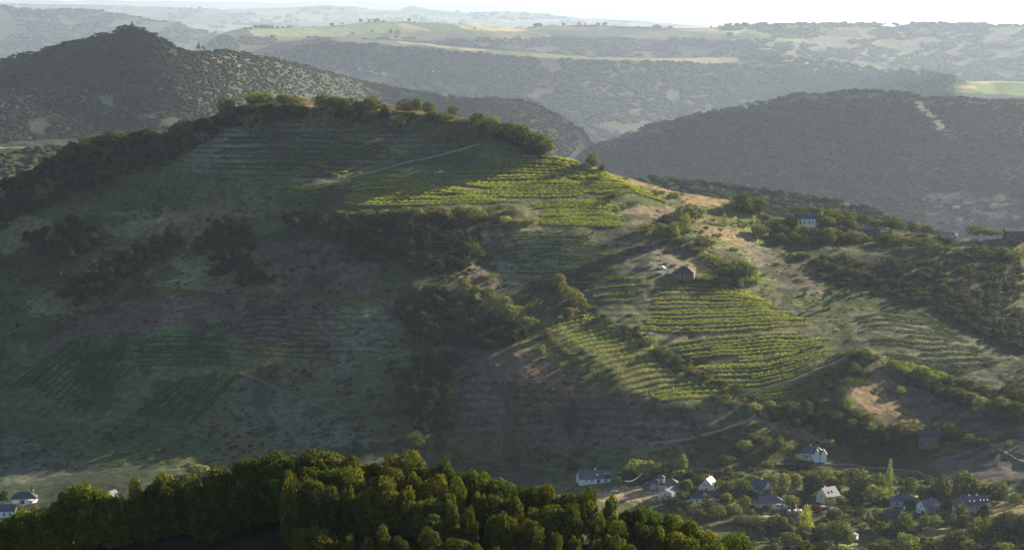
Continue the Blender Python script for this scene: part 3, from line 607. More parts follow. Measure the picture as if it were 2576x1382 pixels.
def wood(name, layer, pts, size, col, label, kind='blob', seed=1, hr=(.7, 1.15), emb=.2):
    """a closed wood seen as one mass: one mesh of many small crowns. pts (n,2) photo points, size in metres"""
    rng = np.random.default_rng(seed); P = layer.P(pts[:, 0], pts[:, 1]); n = len(P)
    s = size*rng.uniform(.55, 1.3, n); h = s*rng.uniform(*hr, n)
    if kind == 'blob':
        variants = []
        for k in range(8):
            d = ICO_V*(1+.28*rng.normal(size=(len(ICO_V), 1))*.6+.15*np.sin(ICO_V[:, :1]*5+k)); variants.append(d*np.array([.5, .5, .55])+np.array([0, 0, .4]))
        Vb = np.stack(variants); fb = ICO_F
    else:
        Vb = None
    if kind == 'blob':
        vi = rng.integers(0, 8, n); a = rng.uniform(0, 6.28, n); V = Vb[vi]
        ca, sa = np.cos(a)[:, None], np.sin(a)[:, None]
        X = (V[..., 0]*ca-V[..., 1]*sa)*s[:, None]+P[:, :1]; Y = (V[..., 0]*sa+V[..., 1]*ca)*s[:, None]+P[:, 1:2]; Z = (V[..., 2]-emb)*h[:, None]+P[:, 2:]
        VV = np.stack([X, Y, Z], -1).reshape(-1, 3); Fa = (fb[None]+(np.arange(n)*V.shape[1])[:, None, None]).reshape(-1, 3)
        tone = rng.uniform(.82, 1.18, (n, 1))*np.array(col)*np.array([1, 1, 1])+rng.normal(0, .004, (n, 3))
        C = np.repeat(np.clip(tone, .01, 1), V.shape[1], 0)*rng.uniform(.88, 1.12, (n*V.shape[1], 1))
        me = mesh_np(name, VV, Fa, [M_LEAF0], cols=C)
    else:
        arrs = [d['arr'] for d in PROTO[(kind, 'C')]]; Vs, Fs, Cs, o = [], [], [], 0
        for i in range(n):
            V, f, T = arrs[rng.integers(0, len(arrs))]; a = rng.uniform(0, 6.28); ca, sa = math.cos(a), math.sin(a)
            Vs.append(np.stack([(V[:, 0]*ca-V[:, 1]*sa)*s[i]+P[i, 0], (V[:, 0]*sa+V[:, 1]*ca)*s[i]+P[i, 1], (V[:, 2]-emb*.3)*h[i]+P[i, 2]], 1))
            Fs.append(f+o); o += len(V); Cs.append(T*np.array(col)*rng.uniform(.7, 1.3))
        me = mesh_np(name, np.concatenate(Vs), np.concatenate(Fs), [M_LEAF0], fcols=np.clip(np.concatenate(Cs), .005, 1))
    return tag(obj(name, me), label, 'woodland', None, 'stuff')
M_LEAF0 = M_LEAF
def sample(polys, n, seed=0, thin=None):
    rng = np.random.default_rng(seed); out = []
    for poly in polys:
        a = np.array(poly); lo, hi = a.min(0), a.max(0); ar = (hi-lo).prod()
        out.append((poly, lo, hi, ar))
    tot = sum(o[3] for o in out); pts = []
    for poly, lo, hi, ar in out:
        k = int(n*ar/tot); p = rng.uniform(lo, hi, (k, 2)); p = p[inpoly(p[:, 0], p[:, 1], poly)]
        if thin is not None: p = p[thin(p[:, 0], p[:, 1])]
        pts.append(p)
    return np.concatenate(pts)

# --- front wood on the near spur
FT = pl([(-60, 1318), (0, 1312), (60, 1288), (110, 1262), (150, 1250), (175, 1215), (215, 1203), (255, 1218), (290, 1240), (330, 1188), (350, 1215), (400, 1192), (450, 1186), (520, 1178), (580, 1152), (630, 1160), (680, 1150), (730, 1134), (800, 1130), (860, 1138), (920, 1155), (970, 1146), (1040, 1130), (1070, 1150), (1120, 1136), (1180, 1158), (1250, 1180), (1350, 1203), (1430, 1212), (1500, 1236), (1600, 1262), (1700, 1290), (1800, 1322), (1900, 1347), (2000, 1368), (2080, 1388), (2200, 1420)])
def front_wood():
    rows = [(0, 'along the crest of the front wood', 46), (48, 'in the second rank of the front wood', 50), (105, 'in the third rank of the front wood', 54), (170, 'in the fourth rank of the front wood', 60), (245, 'in the lowest rank of the front wood', 64)]
    for k, (off, words, sp) in enumerate(rows):
        x = -50.0 if k < 2 else (500.0 if k == 2 else 760.0 if k == 3 else 1120); its = []
        while x < (2140, 2180, 2150, 2120, 2040)[k]:
            xx = x+random.uniform(-9, 9); g = float(S_TOP(xx))+off*(1 if xx > 700 else .4)+random.uniform(0, 10)
            top = float(FT(xx))+off*.86*(1 if xx > 1000 else .6)+random.uniform(-7, 12)
            if k == 1 and xx < 330: top += 40
            h = max(70, g-top)
            if k >= 3: h = random.uniform(85, 118)
            wd = random.choice((random.uniform(46, 70), random.uniform(70, 104), random.uniform(80, 122)))*(1.0 if k else 1.05); h *= random.uniform(.9, 1.12)
            if 300 < xx < 345 and k == 0: wd = 52
            if 165 < xx < 265 and k == 0: wd = 105
            if g-h < 1390: its.append((xx, g, wd, h, 'round', 'fore'))
            x += sp*random.uniform(.75, 1.2)*(.9 if xx < 1000 else 1)
        n = len(its)
        for i, it in enumerate(its):
            hue = random.choice(('fore', 'fore', 'front_dark', 'front_green'))
            o = tree(L9, *it[:4], it[4], hue, None, 'trees of the dark front wood')
            o['label'] = f'{ordw(i)} tree from the left {words}' if i else f'leftmost tree {words}'
            if it[0] < 300:
                o.children[0].color = (.095, .125, .022, 1)
    its = along([(-40, 1396), (60, 1388), (200, 1392), (330, 1368), (470, 1345), (560, 1335)], 12, 46, 34, 'bush', ['fore', 'olive'], 8, 4)
    tree_list(L9, its, 'at the foot of the front wood', 'bushes below the front wood')
front_wood()
HT = L7
def hill_trees():
    R = 'round'; B = 'bush'; Cn = 'conifer'; Pp = 'poplar'
    tree_list(HT, [(567, 288, 35, 48, R, 'green'), (604, 262, 20, 14, B, 'green'), (640, 264, 42, 36, R, 'bright'), (670, 262, 32, 30, R, 'bright'), (651, 258, 13, 30, Cn, 'green'), (706, 256, 15, 32, Cn, 'green'), (714, 266, 36, 30, R, 'olive'), (745, 268, 36, 26, R, 'green'),
        (818, 276, 46, 44, R, 'green'), (850, 278, 44, 34, R, 'green'), (884, 280, 46, 34, R, 'olive'), (937, 284, 46, 42, R, 'green'), (905, 284, 30, 28, R, 'green'), (968, 284, 22, 22, R, 'green'), (1018, 284, 36, 34, R, 'green'), (1049, 282, 23, 34, R, 'green'), (1077, 290, 26, 32, R, 'green'), (1092, 280, 14, 14, B, 'green'), (1128, 288, 20, 24, Cn, 'green'), (1141, 290, 22, 24, R, 'green')],
        "on the hilltop beside the dry grass", 'trees on the hilltop')
    tree_list(HT, [(1200, 322, 42, 40, R, 'green'), (1222, 330, 40, 38, R, 'green'), (1244, 340, 42, 44, R, 'olive'), (1268, 348, 38, 38, R, 'green'), (1291, 356, 46, 42, R, 'green'), (1316, 366, 44, 44, R, 'green'), (1340, 378, 44, 44, R, 'green'), (1362, 388, 44, 50, R, 'green'), (1378, 388, 26, 30, R, 'olive'), (1300, 376, 44, 34, R, 'dark'), (1256, 360, 34, 28, R, 'dark'), (1330, 390, 40, 30, R, 'dark')],
        "in the clump right of the hilltop", 'clump at the right end of the hilltop')
    tree_list(HT, along([(510, 322), (470, 338), (420, 350), (373, 356), (330, 358), (262, 366), (220, 376), (180, 396), (140, 420), (100, 440), (60, 462), (20, 492)], 26, 40, 36, R, ['dark', 'green'], 8, 3), 'down the left crest of the vineyard hill', 'trees down the left crest', rest=True)
    tree_list(HT, [(890, 306, 34, 24, R, 'green'), (862, 300, 34, 22, R, 'dark'), (930, 308, 40, 30, R, 'olive'), (962, 302, 30, 26, R, 'dark'), (1001, 324, 34, 32, R, 'pale'), (1030, 305, 30, 24, R, 'green'), (1115, 310, 50, 28, R, 'green'), (1088, 306, 34, 24, R, 'dark'), (1190, 337, 24, 26, R, 'pale'), (866, 290, 18, 14, B, 'pale'), (760, 292, 36, 22, R, 'dark'), (720, 288, 36, 24, R, 'dark'), (670, 286, 36, 24, R, 'dark'), (620, 290, 40, 26, R, 'dark')],
        "just under the hilltop", 'trees just under the hilltop')
    tree_list(HT, [(1488, 422, 26, 36, R, 'green'), (1515, 432, 16, 20, R, 'green')], 'standing alone on the dry ridge grass', 'lone trees on the ridge')
    tree_list(HT, [(905, 437, 17, 16, B, 'olive'), (1500, 452, 26, 14, B, 'olive'), (1360, 400, 30, 12, B, 'green'), (1560, 500, 40, 26, B, 'olive'), (1590, 520, 26, 18, B, 'green'), (1655, 488, 30, 16, B, 'green'), (1700, 492, 30, 15, B, 'olive'), (1617, 478, 8, 12, B, 'yellow')], 'among the upper vineyard rows', 'bushes in the upper vineyard')
    tree_list(HT, [(924, 543, 40, 20, R, 'olive'), (885, 540, 40, 10, B, 'olive'), (850, 538, 24, 9, B, 'olive'), (973, 536, 40, 17, B, 'olive'), (1020, 550, 40, 30, R, 'olive'), (1050, 552, 40, 30, R, 'olive'), (1090, 548, 36, 20, R, 'green'), (1123, 560, 56, 32, R, 'olive'), (1160, 556, 44, 30, R, 'olive'), (1192, 562, 50, 36, R, 'olive'), (1222, 556, 30, 22, R, 'green'), (1250, 544, 14, 18, B, 'pale'), (1272, 566, 26, 22, B, 'yellow'), (1298, 566, 28, 18, B, 'pale'), (1334, 564, 34, 20, B, 'pale'), (1293, 540, 34, 18, B, 'olive'), (1240, 538, 24, 12, B, 'green'), (1252, 588, 16, 12, B, 'bright')],
        'under the upper vineyard', 'trees under the upper vineyard')
    tree_list(HT, [(1153, 600, 34, 22, R, 'olive'), (1172, 612, 22, 14, B, 'olive'), (1192, 630, 30, 24, R, 'olive'), (1206, 642, 28, 20, R, 'green'), (1224, 702, 26, 16, B, 'olive'), (1490, 585, 10, 10, B, 'olive'), (1590, 690, 14, 8, B, 'pale')], 'left of the shaded curved vine rows', 'trees left of the shaded vineyard', rest=True)
    tree_list(HT, [(1168, 732, 34, 28, R, 'olive'), (1197, 740, 28, 24, R, 'olive'), (1228, 756, 38, 34, R, 'olive'), (1245, 766, 28, 24, R, 'olive'), (1272, 776, 38, 34, R, 'pale'), (1280, 816, 54, 54, R, 'olive'), (1302, 800, 28, 34, R, 'olive'), (1326, 830, 46, 36, R, 'olive'), (1378, 850, 24, 26, R, 'olive'), (1396, 864, 20, 18, B, 'olive'), (1422, 886, 22, 15, B, 'olive'), (1438, 896, 18, 12, B, 'olive'), (1360, 894, 24, 24, R, 'pale'), (1462, 906, 14, 10, B, 'olive'), (1115, 725, 14, 8, B, 'olive')],
        'left of the sunlit strip vineyard', 'tree line left of the strip vineyard')
    tree_list(HT, [(1405, 730, 32, 36, R, 'olive'), (1420, 750, 34, 38, R, 'olive'), (1434, 764, 34, 38, R, 'olive'), (1450, 774, 34, 36, R, 'olive'), (1467, 788, 26, 34, R, 'olive'), (1430, 806, 28, 32, R, 'olive'), (1414, 780, 16, 16, B, 'olive')], 'in the hedge above the strip vineyard', 'hedge above the strip vineyard')
    tree_list(HT, along([(1482, 808), (1520, 822), (1560, 838), (1600, 856)], 7, 24, 16, B, ['dark', 'green'], 4, 3)+[(1628, 876, 34, 28, R, 'pale'), (1586, 852, 12, 10, B, 'pale'), (1662, 900, 36, 30, R, 'olive'), (1684, 904, 26, 22, R, 'green'), (1702, 916, 30, 26, R, 'green'), (1724, 930, 30, 22, B, 'olive'), (1750, 944, 34, 20, B, 'olive'), (1778, 958, 34, 20, B, 'olive'), (1800, 966, 26, 18, B, 'green'), (1830, 990, 28, 24, B, 'pale'), (1850, 1000, 29, 38, R, 'blue'), (1812, 1014, 28, 18, B, 'olive'), (1852, 1020, 30, 20, B, 'olive'), (1868, 1008, 18, 14, B, 'green'), (1735, 832, 22, 18, B, 'pale'), (1470, 890, 12, 10, B, 'olive'), (1497, 900, 10, 8, B, 'green')],
        'in the hedge right of the strip vineyard', 'hedge right of the strip vineyard')
    tree_list(HT, [(1887, 920, 15, 9, B, 'yellow'), (1908, 918, 15, 8, B, 'olive'), (1924, 916, 14, 12, B, 'pale'), (1945, 920, 13, 7, B, 'yellow'), (2012, 910, 15, 9, B, 'pale'), (2025, 882, 14, 10, B, 'green'), (2065, 876, 14, 10, B, 'green'), (1996, 898, 10, 6, B, 'pale'), (1586, 800, 20, 8, B, 'pale')], 'among the lower vineyard rows', 'bushes in the lower vineyard')
    tree_list(HT, [(1868, 536, 48, 50, R, 'green'), (1908, 538, 46, 44, R, 'green'), (1735, 554, 66, 38, R, 'olive'), (1723, 586, 30, 42, Pp, 'pale'), (1681, 566, 40, 24, R, 'blue'), (1664, 610, 40, 46, R, 'olive'), (1690, 612, 40, 50, R, 'olive'), (1628, 584, 40, 26, B, 'olive'), (1822, 564, 22, 34, Cn, 'pale'), (1798, 551, 12, 14, B, 'orange'), (1845, 562, 9, 15, B, 'orange'), (1875, 567, 18, 20, B, 'bright'), (1891, 562, 18, 15, B, 'green'), (1911, 594, 46, 34, R, 'olive'), (1957, 598, 30, 18, B, 'pale'), (1960, 562, 50, 20, B, 'green')],
        'on the open slope below the dry ridge', 'trees on the open ridge slope')
    tree_list(HT, along([(1705, 606), (1740, 636), (1775, 650), (1800, 668), (1830, 682), (1850, 700)], 12, 28, 22, B, ['olive', 'green', 'pale'])+[(1768, 632, 44, 38, R, 'olive'), (1865, 700, 66, 44, R, 'pale'), (1886, 704, 38, 34, R, 'pale'), (1926, 694, 14, 13, B, 'pale'), (1948, 698, 8, 8, B, 'bright'), (1861, 722, 14, 24, Pp, 'bright'), (1815, 700, 30, 22, R, 'green')]+along([(1736, 706), (1800, 712), (1860, 712), (1915, 716)], 9, 26, 17, B, ['olive', 'pale']),
        'in the scrub around the stone barn', 'scrub around the stone barn')
    tree_list(HT, [(1988, 566, 28, 26, R, 'green'), (2008, 592, 26, 32, Cn, 'pale'), (2028, 592, 22, 26, R, 'pale'), (2060, 566, 24, 34, R, 'pale'), (2084, 580, 40, 32, R, 'olive'), (2110, 572, 44, 36, R, 'green'), (2142, 582, 32, 38, R, 'olive'), (2072, 602, 68, 30, R, 'green'), (2008, 548, 20, 16, R, 'green'), (1970, 588, 36, 26, R, 'green')], 'around the white house on the ridge', 'trees around the white ridge house')
    tree_list(HT, [(2259, 576, 38, 34, R, 'green'), (2235, 574, 34, 26, R, 'green'), (2200, 570, 40, 24, R, 'green'), (2300, 582, 34, 26, R, 'olive'), (2330, 588, 36, 24, R, 'green'), (2451, 586, 38, 28, R, 'green'), (2488, 590, 40, 20, R, 'olive'), (2512, 590, 26, 18, B, 'olive'), (2383, 612, 22, 17, R, 'green'), (2170, 562, 44, 24, R, 'green'), (2140, 552, 40, 22, R, 'green'), (2090, 544, 44, 22, R, 'green'), (2050, 536, 40, 18, R, 'green'), (2010, 530, 40, 16, R, 'green'), (1970, 524, 36, 14, B, 'green')], 'along the far ridge beyond the white house', 'trees along the far ridge', rest=True)
    tree_list(HT, along([(1960, 608), (2060, 612), (2160, 610), (2240, 610), (2310, 628), (2370, 640), (2440, 646), (2510, 650), (2575, 662)], 24, 38, 28, R, ['olive', 'green', 'green']), 'on top of the shaded right slope', 'trees on top of the shaded right slope', rest=True)
    tree_list(HT, [(2118, 896, 26, 14, B, 'olive'), (2150, 902, 32, 20, R, 'olive'), (2180, 910, 34, 28, R, 'olive'), (2202, 914, 20, 20, R, 'green'), (2147, 944, 30, 30, R, 'green'), (2160, 950, 18, 20, R, 'dark'), (2095, 932, 14, 26, B, 'olive'), (2125, 966, 40, 22, B, 'green'), (2155, 968, 34, 18, B, 'green'), (2085, 975, 28, 14, B, 'green'), (2263, 992, 26, 20, R, 'pale'), (2210, 984, 18, 15, B, 'olive'), (2279, 1044, 13, 13, B, 'green')], 'around the bend right of the lower vineyard', 'trees around the track bend')
    tree_list(HT, along([(2230, 932), (2290, 945), (2340, 955), (2400, 965), (2450, 975), (2510, 985), (2570, 1000)], 18, 30, 22, R, ['olive', 'green', 'pale']), 'in the hedge on the right slope', 'hedge across the right slope', rest=True)
    tree_list(HT, [(2400, 1000, 40, 32, R, 'green'), (2440, 1010, 40, 34, R, 'olive'), (2465, 1038, 46, 46, R, 'pale'), (2490, 1036, 30, 34, R, 'green'), (2520, 1030, 44, 34, R, 'olive'), (2555, 1040, 44, 34, R, 'green'), (2380, 990, 30, 22, R, 'pale')], 'in the small wood on the right slope', 'small wood on the right slope', rest=True)
    tree_list(HT, [(1897, 1030, 38, 24, R, 'pale'), (1935, 1028, 34, 28, R, 'pale'), (1955, 1034, 30, 24, R, 'green'), (1985, 1030, 46, 28, R, 'green'), (2025, 1028, 40, 26, R, 'green'), (2045, 1004, 18, 12, B, 'orange'), (2072, 1012, 22, 14, B, 'olive'), (2010, 1050, 50, 30, R, 'dark'), (2055, 1060, 50, 30, R, 'dark'), (2100, 1052, 46, 26, R, 'green'), (2133, 1028, 26, 32, R, 'bright'), (2160, 1048, 36, 28, R, 'olive'), (2185, 1060, 34, 26, R, 'olive'), (2140, 1076, 46, 28, R, 'olive'), (2185, 1084, 44, 30, R, 'pale'), (2215, 1082, 34, 26, R, 'olive'), (2110, 1092, 46, 28, R, 'dark'), (2160, 1112, 46, 30, R, 'dark'), (2210, 1118, 40, 30, R, 'dark')],
        'in the gully below the lower vineyard', 'trees in the wooded gully', rest=True)
    tree_list(HT, [(2289, 1094, 64, 42, R, 'olive'), (2360, 1084, 30, 22, R, 'green'), (2380, 1096, 46, 38, R, 'olive'), (2405, 1104, 34, 28, R, 'green'), (2440, 1120, 40, 28, R, 'olive'), (2470, 1122, 30, 22, R, 'green'), (2232, 1106, 11, 20, Pp, 'pale'), (2256, 1117, 18, 21, R, 'pale'), (2510, 1108, 30, 16, B, 'green'), (2533, 1126, 22, 16, R, 'pale'), (2180, 1100, 26, 16, B, 'pale')], 'around the old stone farmhouse', 'trees around the old farmhouse')
    tree_list(HT, [(1871, 1136, 42, 34, R, 'pale'), (1956, 1134, 46, 44, R, 'green'), (1925, 1110, 26, 22, B, 'green'), (1895, 1098, 34, 18, B, 'olive'), (1825, 1168, 44, 28, R, 'olive'), (1930, 1172, 30, 20, B, 'olive'), (1952, 1170, 34, 16, B, 'olive'), (2080, 1112, 30, 14, B, 'yellow'), (2085, 1124, 26, 12, B, 'olive'), (2002, 1166, 24, 32, R, 'green'), (2062, 1150, 12, 10, B, 'orange')], 'on the dry bank above the village', 'trees on the bank above the village', rest=True)
    tree_list(HT, [(1040, 1128, 60, 50, R, 'green'), (1075, 1134, 44, 50, R, 'green'), (1105, 1136, 40, 44, R, 'blue'), (1160, 1160, 50, 34, R, 'green'), (960, 1120, 70, 20, B, 'dark')], 'in the dim valley behind the front wood', 'trees in the dim valley', rest=True)
hill_trees()
def village_trees():
    R = 'round'; B = 'bush'; Cn = 'conifer'; Pp = 'poplar'
    tree_list(HT, [(2237, 1250, 15, 86, Pp, 'pale')], 'rising high above the village', None)
    tree_list(HT, [(1973, 1251, 28, 64, R, 'pale'), (2040, 1240, 44, 54, R, 'green'), (2066, 1240, 60, 62, R, 'olive'), (2092, 1246, 44, 46, R, 'green'), (2000, 1222, 30, 30, R, 'pale'), (2156, 1240, 56, 64, R, 'green'), (2180, 1252, 34, 36, R, 'green'), (2207, 1242, 42, 54, R, 'green'), (2197, 1270, 50, 52, R, 'olive'), (2289, 1248, 36, 50, R, 'green'), (2323, 1260, 42, 38, R, 'green'), (2366, 1258, 44, 62, R, 'green'), (2345, 1260, 26, 34, R, 'dark'), (2425, 1258, 60, 70, R, 'green'), (2452, 1260, 34, 46, R, 'green'), (2494, 1262, 50, 56, R, 'green'), (2478, 1264, 34, 40, R, 'dark'), (2525, 1262, 22, 52, R, 'olive'), (2554, 1268, 28, 28, R, 'green')],
        'in the row behind the village houses', 'trees behind the village houses')
    tree_list(HT, [(1991, 1276, 40, 30, R, 'olive'), (2027, 1332, 29, 56, Pp, 'yellow'), (2052, 1296, 27, 27, R, 'red'), (2105, 1266, 17, 20, B, 'red'), (1952, 1290, 14, 12, B, 'red'), (2118, 1264, 30, 24, B, 'bright'), (2048, 1280, 24, 14, B, 'bright'), (2183, 1308, 15, 26, Cn, 'dark'), (2207, 1304, 28, 30, R, 'pale'), (2355, 1330, 28, 36, R, 'bright'), (2326, 1330, 28, 34, R, 'olive'), (2396, 1324, 22, 34, R, 'green'), (2427, 1320, 24, 28, R, 'green'), (2448, 1322, 30, 24, R, 'dark'), (2388, 1270, 18, 14, B, 'orange'), (2088, 1278, 24, 26, R, 'olive'), (2100, 1300, 20, 14, B, 'green'), (2238, 1285, 30, 12, B, 'olive'), (2368, 1286, 13, 14, B, 'bright'), (2160, 1295, 26, 20, B, 'dark'), (2166, 1308, 11, 9, B, 'pale'), (2420, 1300, 18, 20, B, 'dark')],
        'between the village houses', 'garden trees between the village houses')
    tree_list(HT, [(1948, 1338, 44, 52, R, 'green'), (1911, 1324, 50, 28, R, 'olive'), (1875, 1318, 46, 24, R, 'olive'), (1968, 1342, 30, 44, R, 'olive'), (2107, 1366, 56, 60, R, 'green'), (2075, 1352, 40, 40, R, 'olive'), (2058, 1354, 40, 26, R, 'green'), (2020, 1352, 50, 26, R, 'olive'), (1990, 1358, 46, 24, R, 'olive'), (2130, 1372, 30, 42, R, 'green'), (2275, 1350, 48, 54, R, 'green'), (2250, 1350, 36, 30, R, 'green'), (2300, 1344, 34, 26, R, 'dark'), (2460, 1372, 60, 80, R, 'green'), (2532, 1378, 60, 88, R, 'dark'), (2500, 1366, 44, 60, R, 'dark'), (2570, 1370, 40, 70, R, 'dark')],
        'in the thicket in front of the houses', 'thicket in front of the houses')
    tree_list(HT, [(2404, 1392, 66, 72, R, 'green'), (2370, 1392, 40, 50, R, 'olive'), (2275, 1394, 48, 56, R, 'bright'), (2221, 1392, 34, 44, R, 'green'), (2195, 1396, 30, 38, R, 'olive'), (2335, 1396, 40, 40, R, 'green'), (2345, 1380, 24, 22, B, 'yellow'), (2440, 1400, 50, 44, R, 'olive'), (2520, 1402, 50, 40, R, 'green'), (2290, 1376, 34, 26, R, 'olive'), (2120, 1392, 44, 24, R, 'olive'), (2060, 1376, 44, 18, R, 'olive')],
        'along the bottom edge below the village', 'trees at the bottom edge')
    tree_list(HT, [(1557, 1188, 50, 18, B, 'bright'), (1600, 1196, 44, 44, R, 'pale'), (1628, 1200, 44, 48, R, 'pale'), (1655, 1202, 44, 46, R, 'green'), (1683, 1194, 26, 40, R, 'green'), (1715, 1184, 26, 46, R, 'pale'), (1702, 1182, 24, 20, B, 'olive'), (1709, 1205, 44, 30, R, 'bright'), (1735, 1212, 30, 26, R, 'dark'), (1555, 1226, 18, 26, R, 'yellow'), (1540, 1232, 22, 12, B, 'green'), (1468, 1187, 12, 13, B, 'pale'), (1619, 1230, 9, 12, B, 'yellow'), (1580, 1206, 40, 26, R, 'dark'), (1440, 1182, 30, 18, R, 'dark'), (1490, 1180, 20, 14, B, 'dark'), (1530, 1186, 30, 16, B, 'green')],
        'around the long white house', 'trees around the long white house')
    tree_list(HT, [(1767, 1218, 34, 26, R, 'green'), (1810, 1252, 36, 44, R, 'green'), (1835, 1250, 38, 38, R, 'olive'), (1826, 1262, 26, 20, R, 'pale'), (1872, 1248, 38, 40, R, 'green'), (1860, 1228, 30, 26, R, 'bright'), (1891, 1220, 34, 26, R, 'olive'), (1942, 1232, 34, 40, R, 'olive'), (1930, 1256, 30, 26, R, 'olive'), (1777, 1292, 42, 60, Cn, 'dark'), (1744, 1293, 26, 30, R, 'pale'), (1806, 1304, 33, 36, R, 'olive'), (1845, 1290, 50, 24, R, 'olive'), (1870, 1276, 34, 28, R, 'green'), (1900, 1256, 22, 20, R, 'dark'), (1689, 1272, 40, 28, R, 'dark'), (1720, 1270, 14, 12, B, 'yellow'), (1905, 1300, 12, 14, B, 'bright'), (1740, 1250, 24, 12, B, 'green'), (1850, 1258, 20, 12, B, 'dark'), (1970, 1266, 26, 22, R, 'bright')],
        'among the left village houses', 'trees among the left village houses')
    tree_list(HT, [(500, 1196, 50, 30, R, 'pale'), (535, 1198, 46, 26, R, 'pale'), (48, 1296, 18, 30, R, 'olive'), (88, 1290, 18, 22, R, 'olive'), (81, 1250, 7, 30, Cn, 'dark'), (8, 1262, 24, 30, R, 'dark')], 'on the left valley floor', 'trees on the left valley floor')
village_trees()
# ---------------------------------------------------------------- paths and vine rows
def ribbon(name, layer, pts, width, col, label, step=6, lift=.25, kind='structure', cat=None, mat=None):
    pts = np.array(pts, float); d = np.r_[0, np.cumsum(np.hypot(*np.diff(pts, axis=0).T))]; n = max(3, int(d[-1]/step)); s = np.linspace(0, d[-1], n)
    x = np.interp(s, d, pts[:, 0]); y = np.interp(s, d, pts[:, 1]); x[1:-1] = smooth1(x, 5)[1:-1]; y[1:-1] = smooth1(y, 5)[1:-1]
    P = layer.P(x, y); T = np.gradient(P, axis=0); T[:, 2] = 0; T /= np.linalg.norm(T, axis=1)[:, None]; side = np.stack([-T[:, 1], T[:, 0], 0*T[:, 0]], 1)
    ww = width*(1+.18*RNG.normal(size=(n, 1))*.5); rows = []
    for k in np.linspace(-.5, .5, 5):
        q = P+side*ww*k; q[:, 2] = P[:, 2]+lift-abs(k)*.15; rows.append(q)
    lo = P+side*ww*.56; lo[:, 2] -= 1.2; hi = P-side*ww*.56; hi[:, 2] -= 1.2; rows = [hi]+rows+[lo]
    V = np.stack(rows, 1); m, k = V.shape[:2]; idx = np.arange(m*k).reshape(m, k)
    f = np.stack([idx[:-1, :-1], idx[:-1, 1:], idx[1:, 1:], idx[1:, :-1]], -1).reshape(-1, 4)
    me = mesh_np(name, V.reshape(-1, 3), f, [mat or M_PATH], np.tile(np.array(col), (m*k, 1))*RNG.uniform(.85, 1.15, (m*k, 1)), smooth=True)
    return tag(obj(name, me), label, cat, None, kind)
M_PATH = mat_ground('track_gravel', 1.5, .3, .25, .2, .1)
ribbon('path', L7, [(790, 463), (850, 450), (905, 436), (970, 420), (1050, 398), (1110, 384), (1160, 370), (1207, 357)], 2.6, (.30, .27, .21), 'pale straight track slanting up across the upper vineyards')
ribbon('path', L7, [(40, 892), (120, 874), (190, 850), (240, 836), (320, 825)], 1.6, (.13, .12, .08), 'faint track on the lower left slope')
ribbon('path', L7, [(460, 806), (520, 790), (580, 768), (640, 752)], 1.6, (.13, .12, .08), 'faint curved track above the dark lower fields')
ribbon('path', L7, [(600, 942), (660, 962), (720, 985), (800, 1015), (870, 1048)], 1.8, (.15, .14, .095), 'faint painted line of light down the dark spur at lower left')  # pale ribbon painted in for sunlight along this ridge
ribbon('path', L7, [(0, 1040), (130, 1052), (250, 1064), (330, 1070), (470, 1084)], 1.5, (.13, .12, .08), 'thin track under the lower left fields')
ribbon('path', L7, [(1630, 1117), (1700, 1104), (1760, 1092), (1820, 1076), (1870, 1058), (1898, 1042), (1905, 1030), (1890, 1015), (1868, 1004)], 3, (.24, .2, .155), 'track climbing round the bare earth spur to the strip vineyard')
ribbon('path', L7, [(1868, 978), (1930, 966), (1990, 950), (2050, 930), (2090, 912), (2125, 900)], 2.4, (.22, .19, .13), 'pale track below the lower vineyard')
ribbon('path', L7, [(1705, 1178), (1800, 1176), (1870, 1170), (1960, 1160), (2040, 1164), (2120, 1170), (2200, 1176), (2270, 1180), (2330, 1196), (2380, 1208)], 3, (.17, .155, .13), 'lane running above the village to the poplar')
ribbon('path', L7, [(2120, 1184), (2180, 1176), (2240, 1174)], 3, (.17, .16, .14), 'short lane joining above the village')
ribbon('path', L7, [(2340, 1168), (2400, 1150), (2450, 1132), (2487, 1118)], 2, (.19, .16, .11), 'fence track beside the ploughed field')
ribbon('path', L7, [(2487, 1116), (2530, 1138), (2575, 1160), (2700, 1210)], 2, (.22, .19, .13), 'pale track at the right edge above the ploughed field')
ribbon('road', L7, [(2060, 1272), (2090, 1280), (2125, 1288), (2150, 1290)], 5, (.2, .2, .21), 'short grey village lane between the houses')
ribbon('road', L7, [(1860, 1300), (1900, 1300), (1935, 1296)], 5, (.26, .25, .24), 'pale terrace strip behind the low fence in the village')
ribbon('road', L7, [(2490, 1272), (2530, 1266), (2575, 1264), (2700, 1262)], 3.5, (.3, .27, .22), 'lane behind the big tan house')
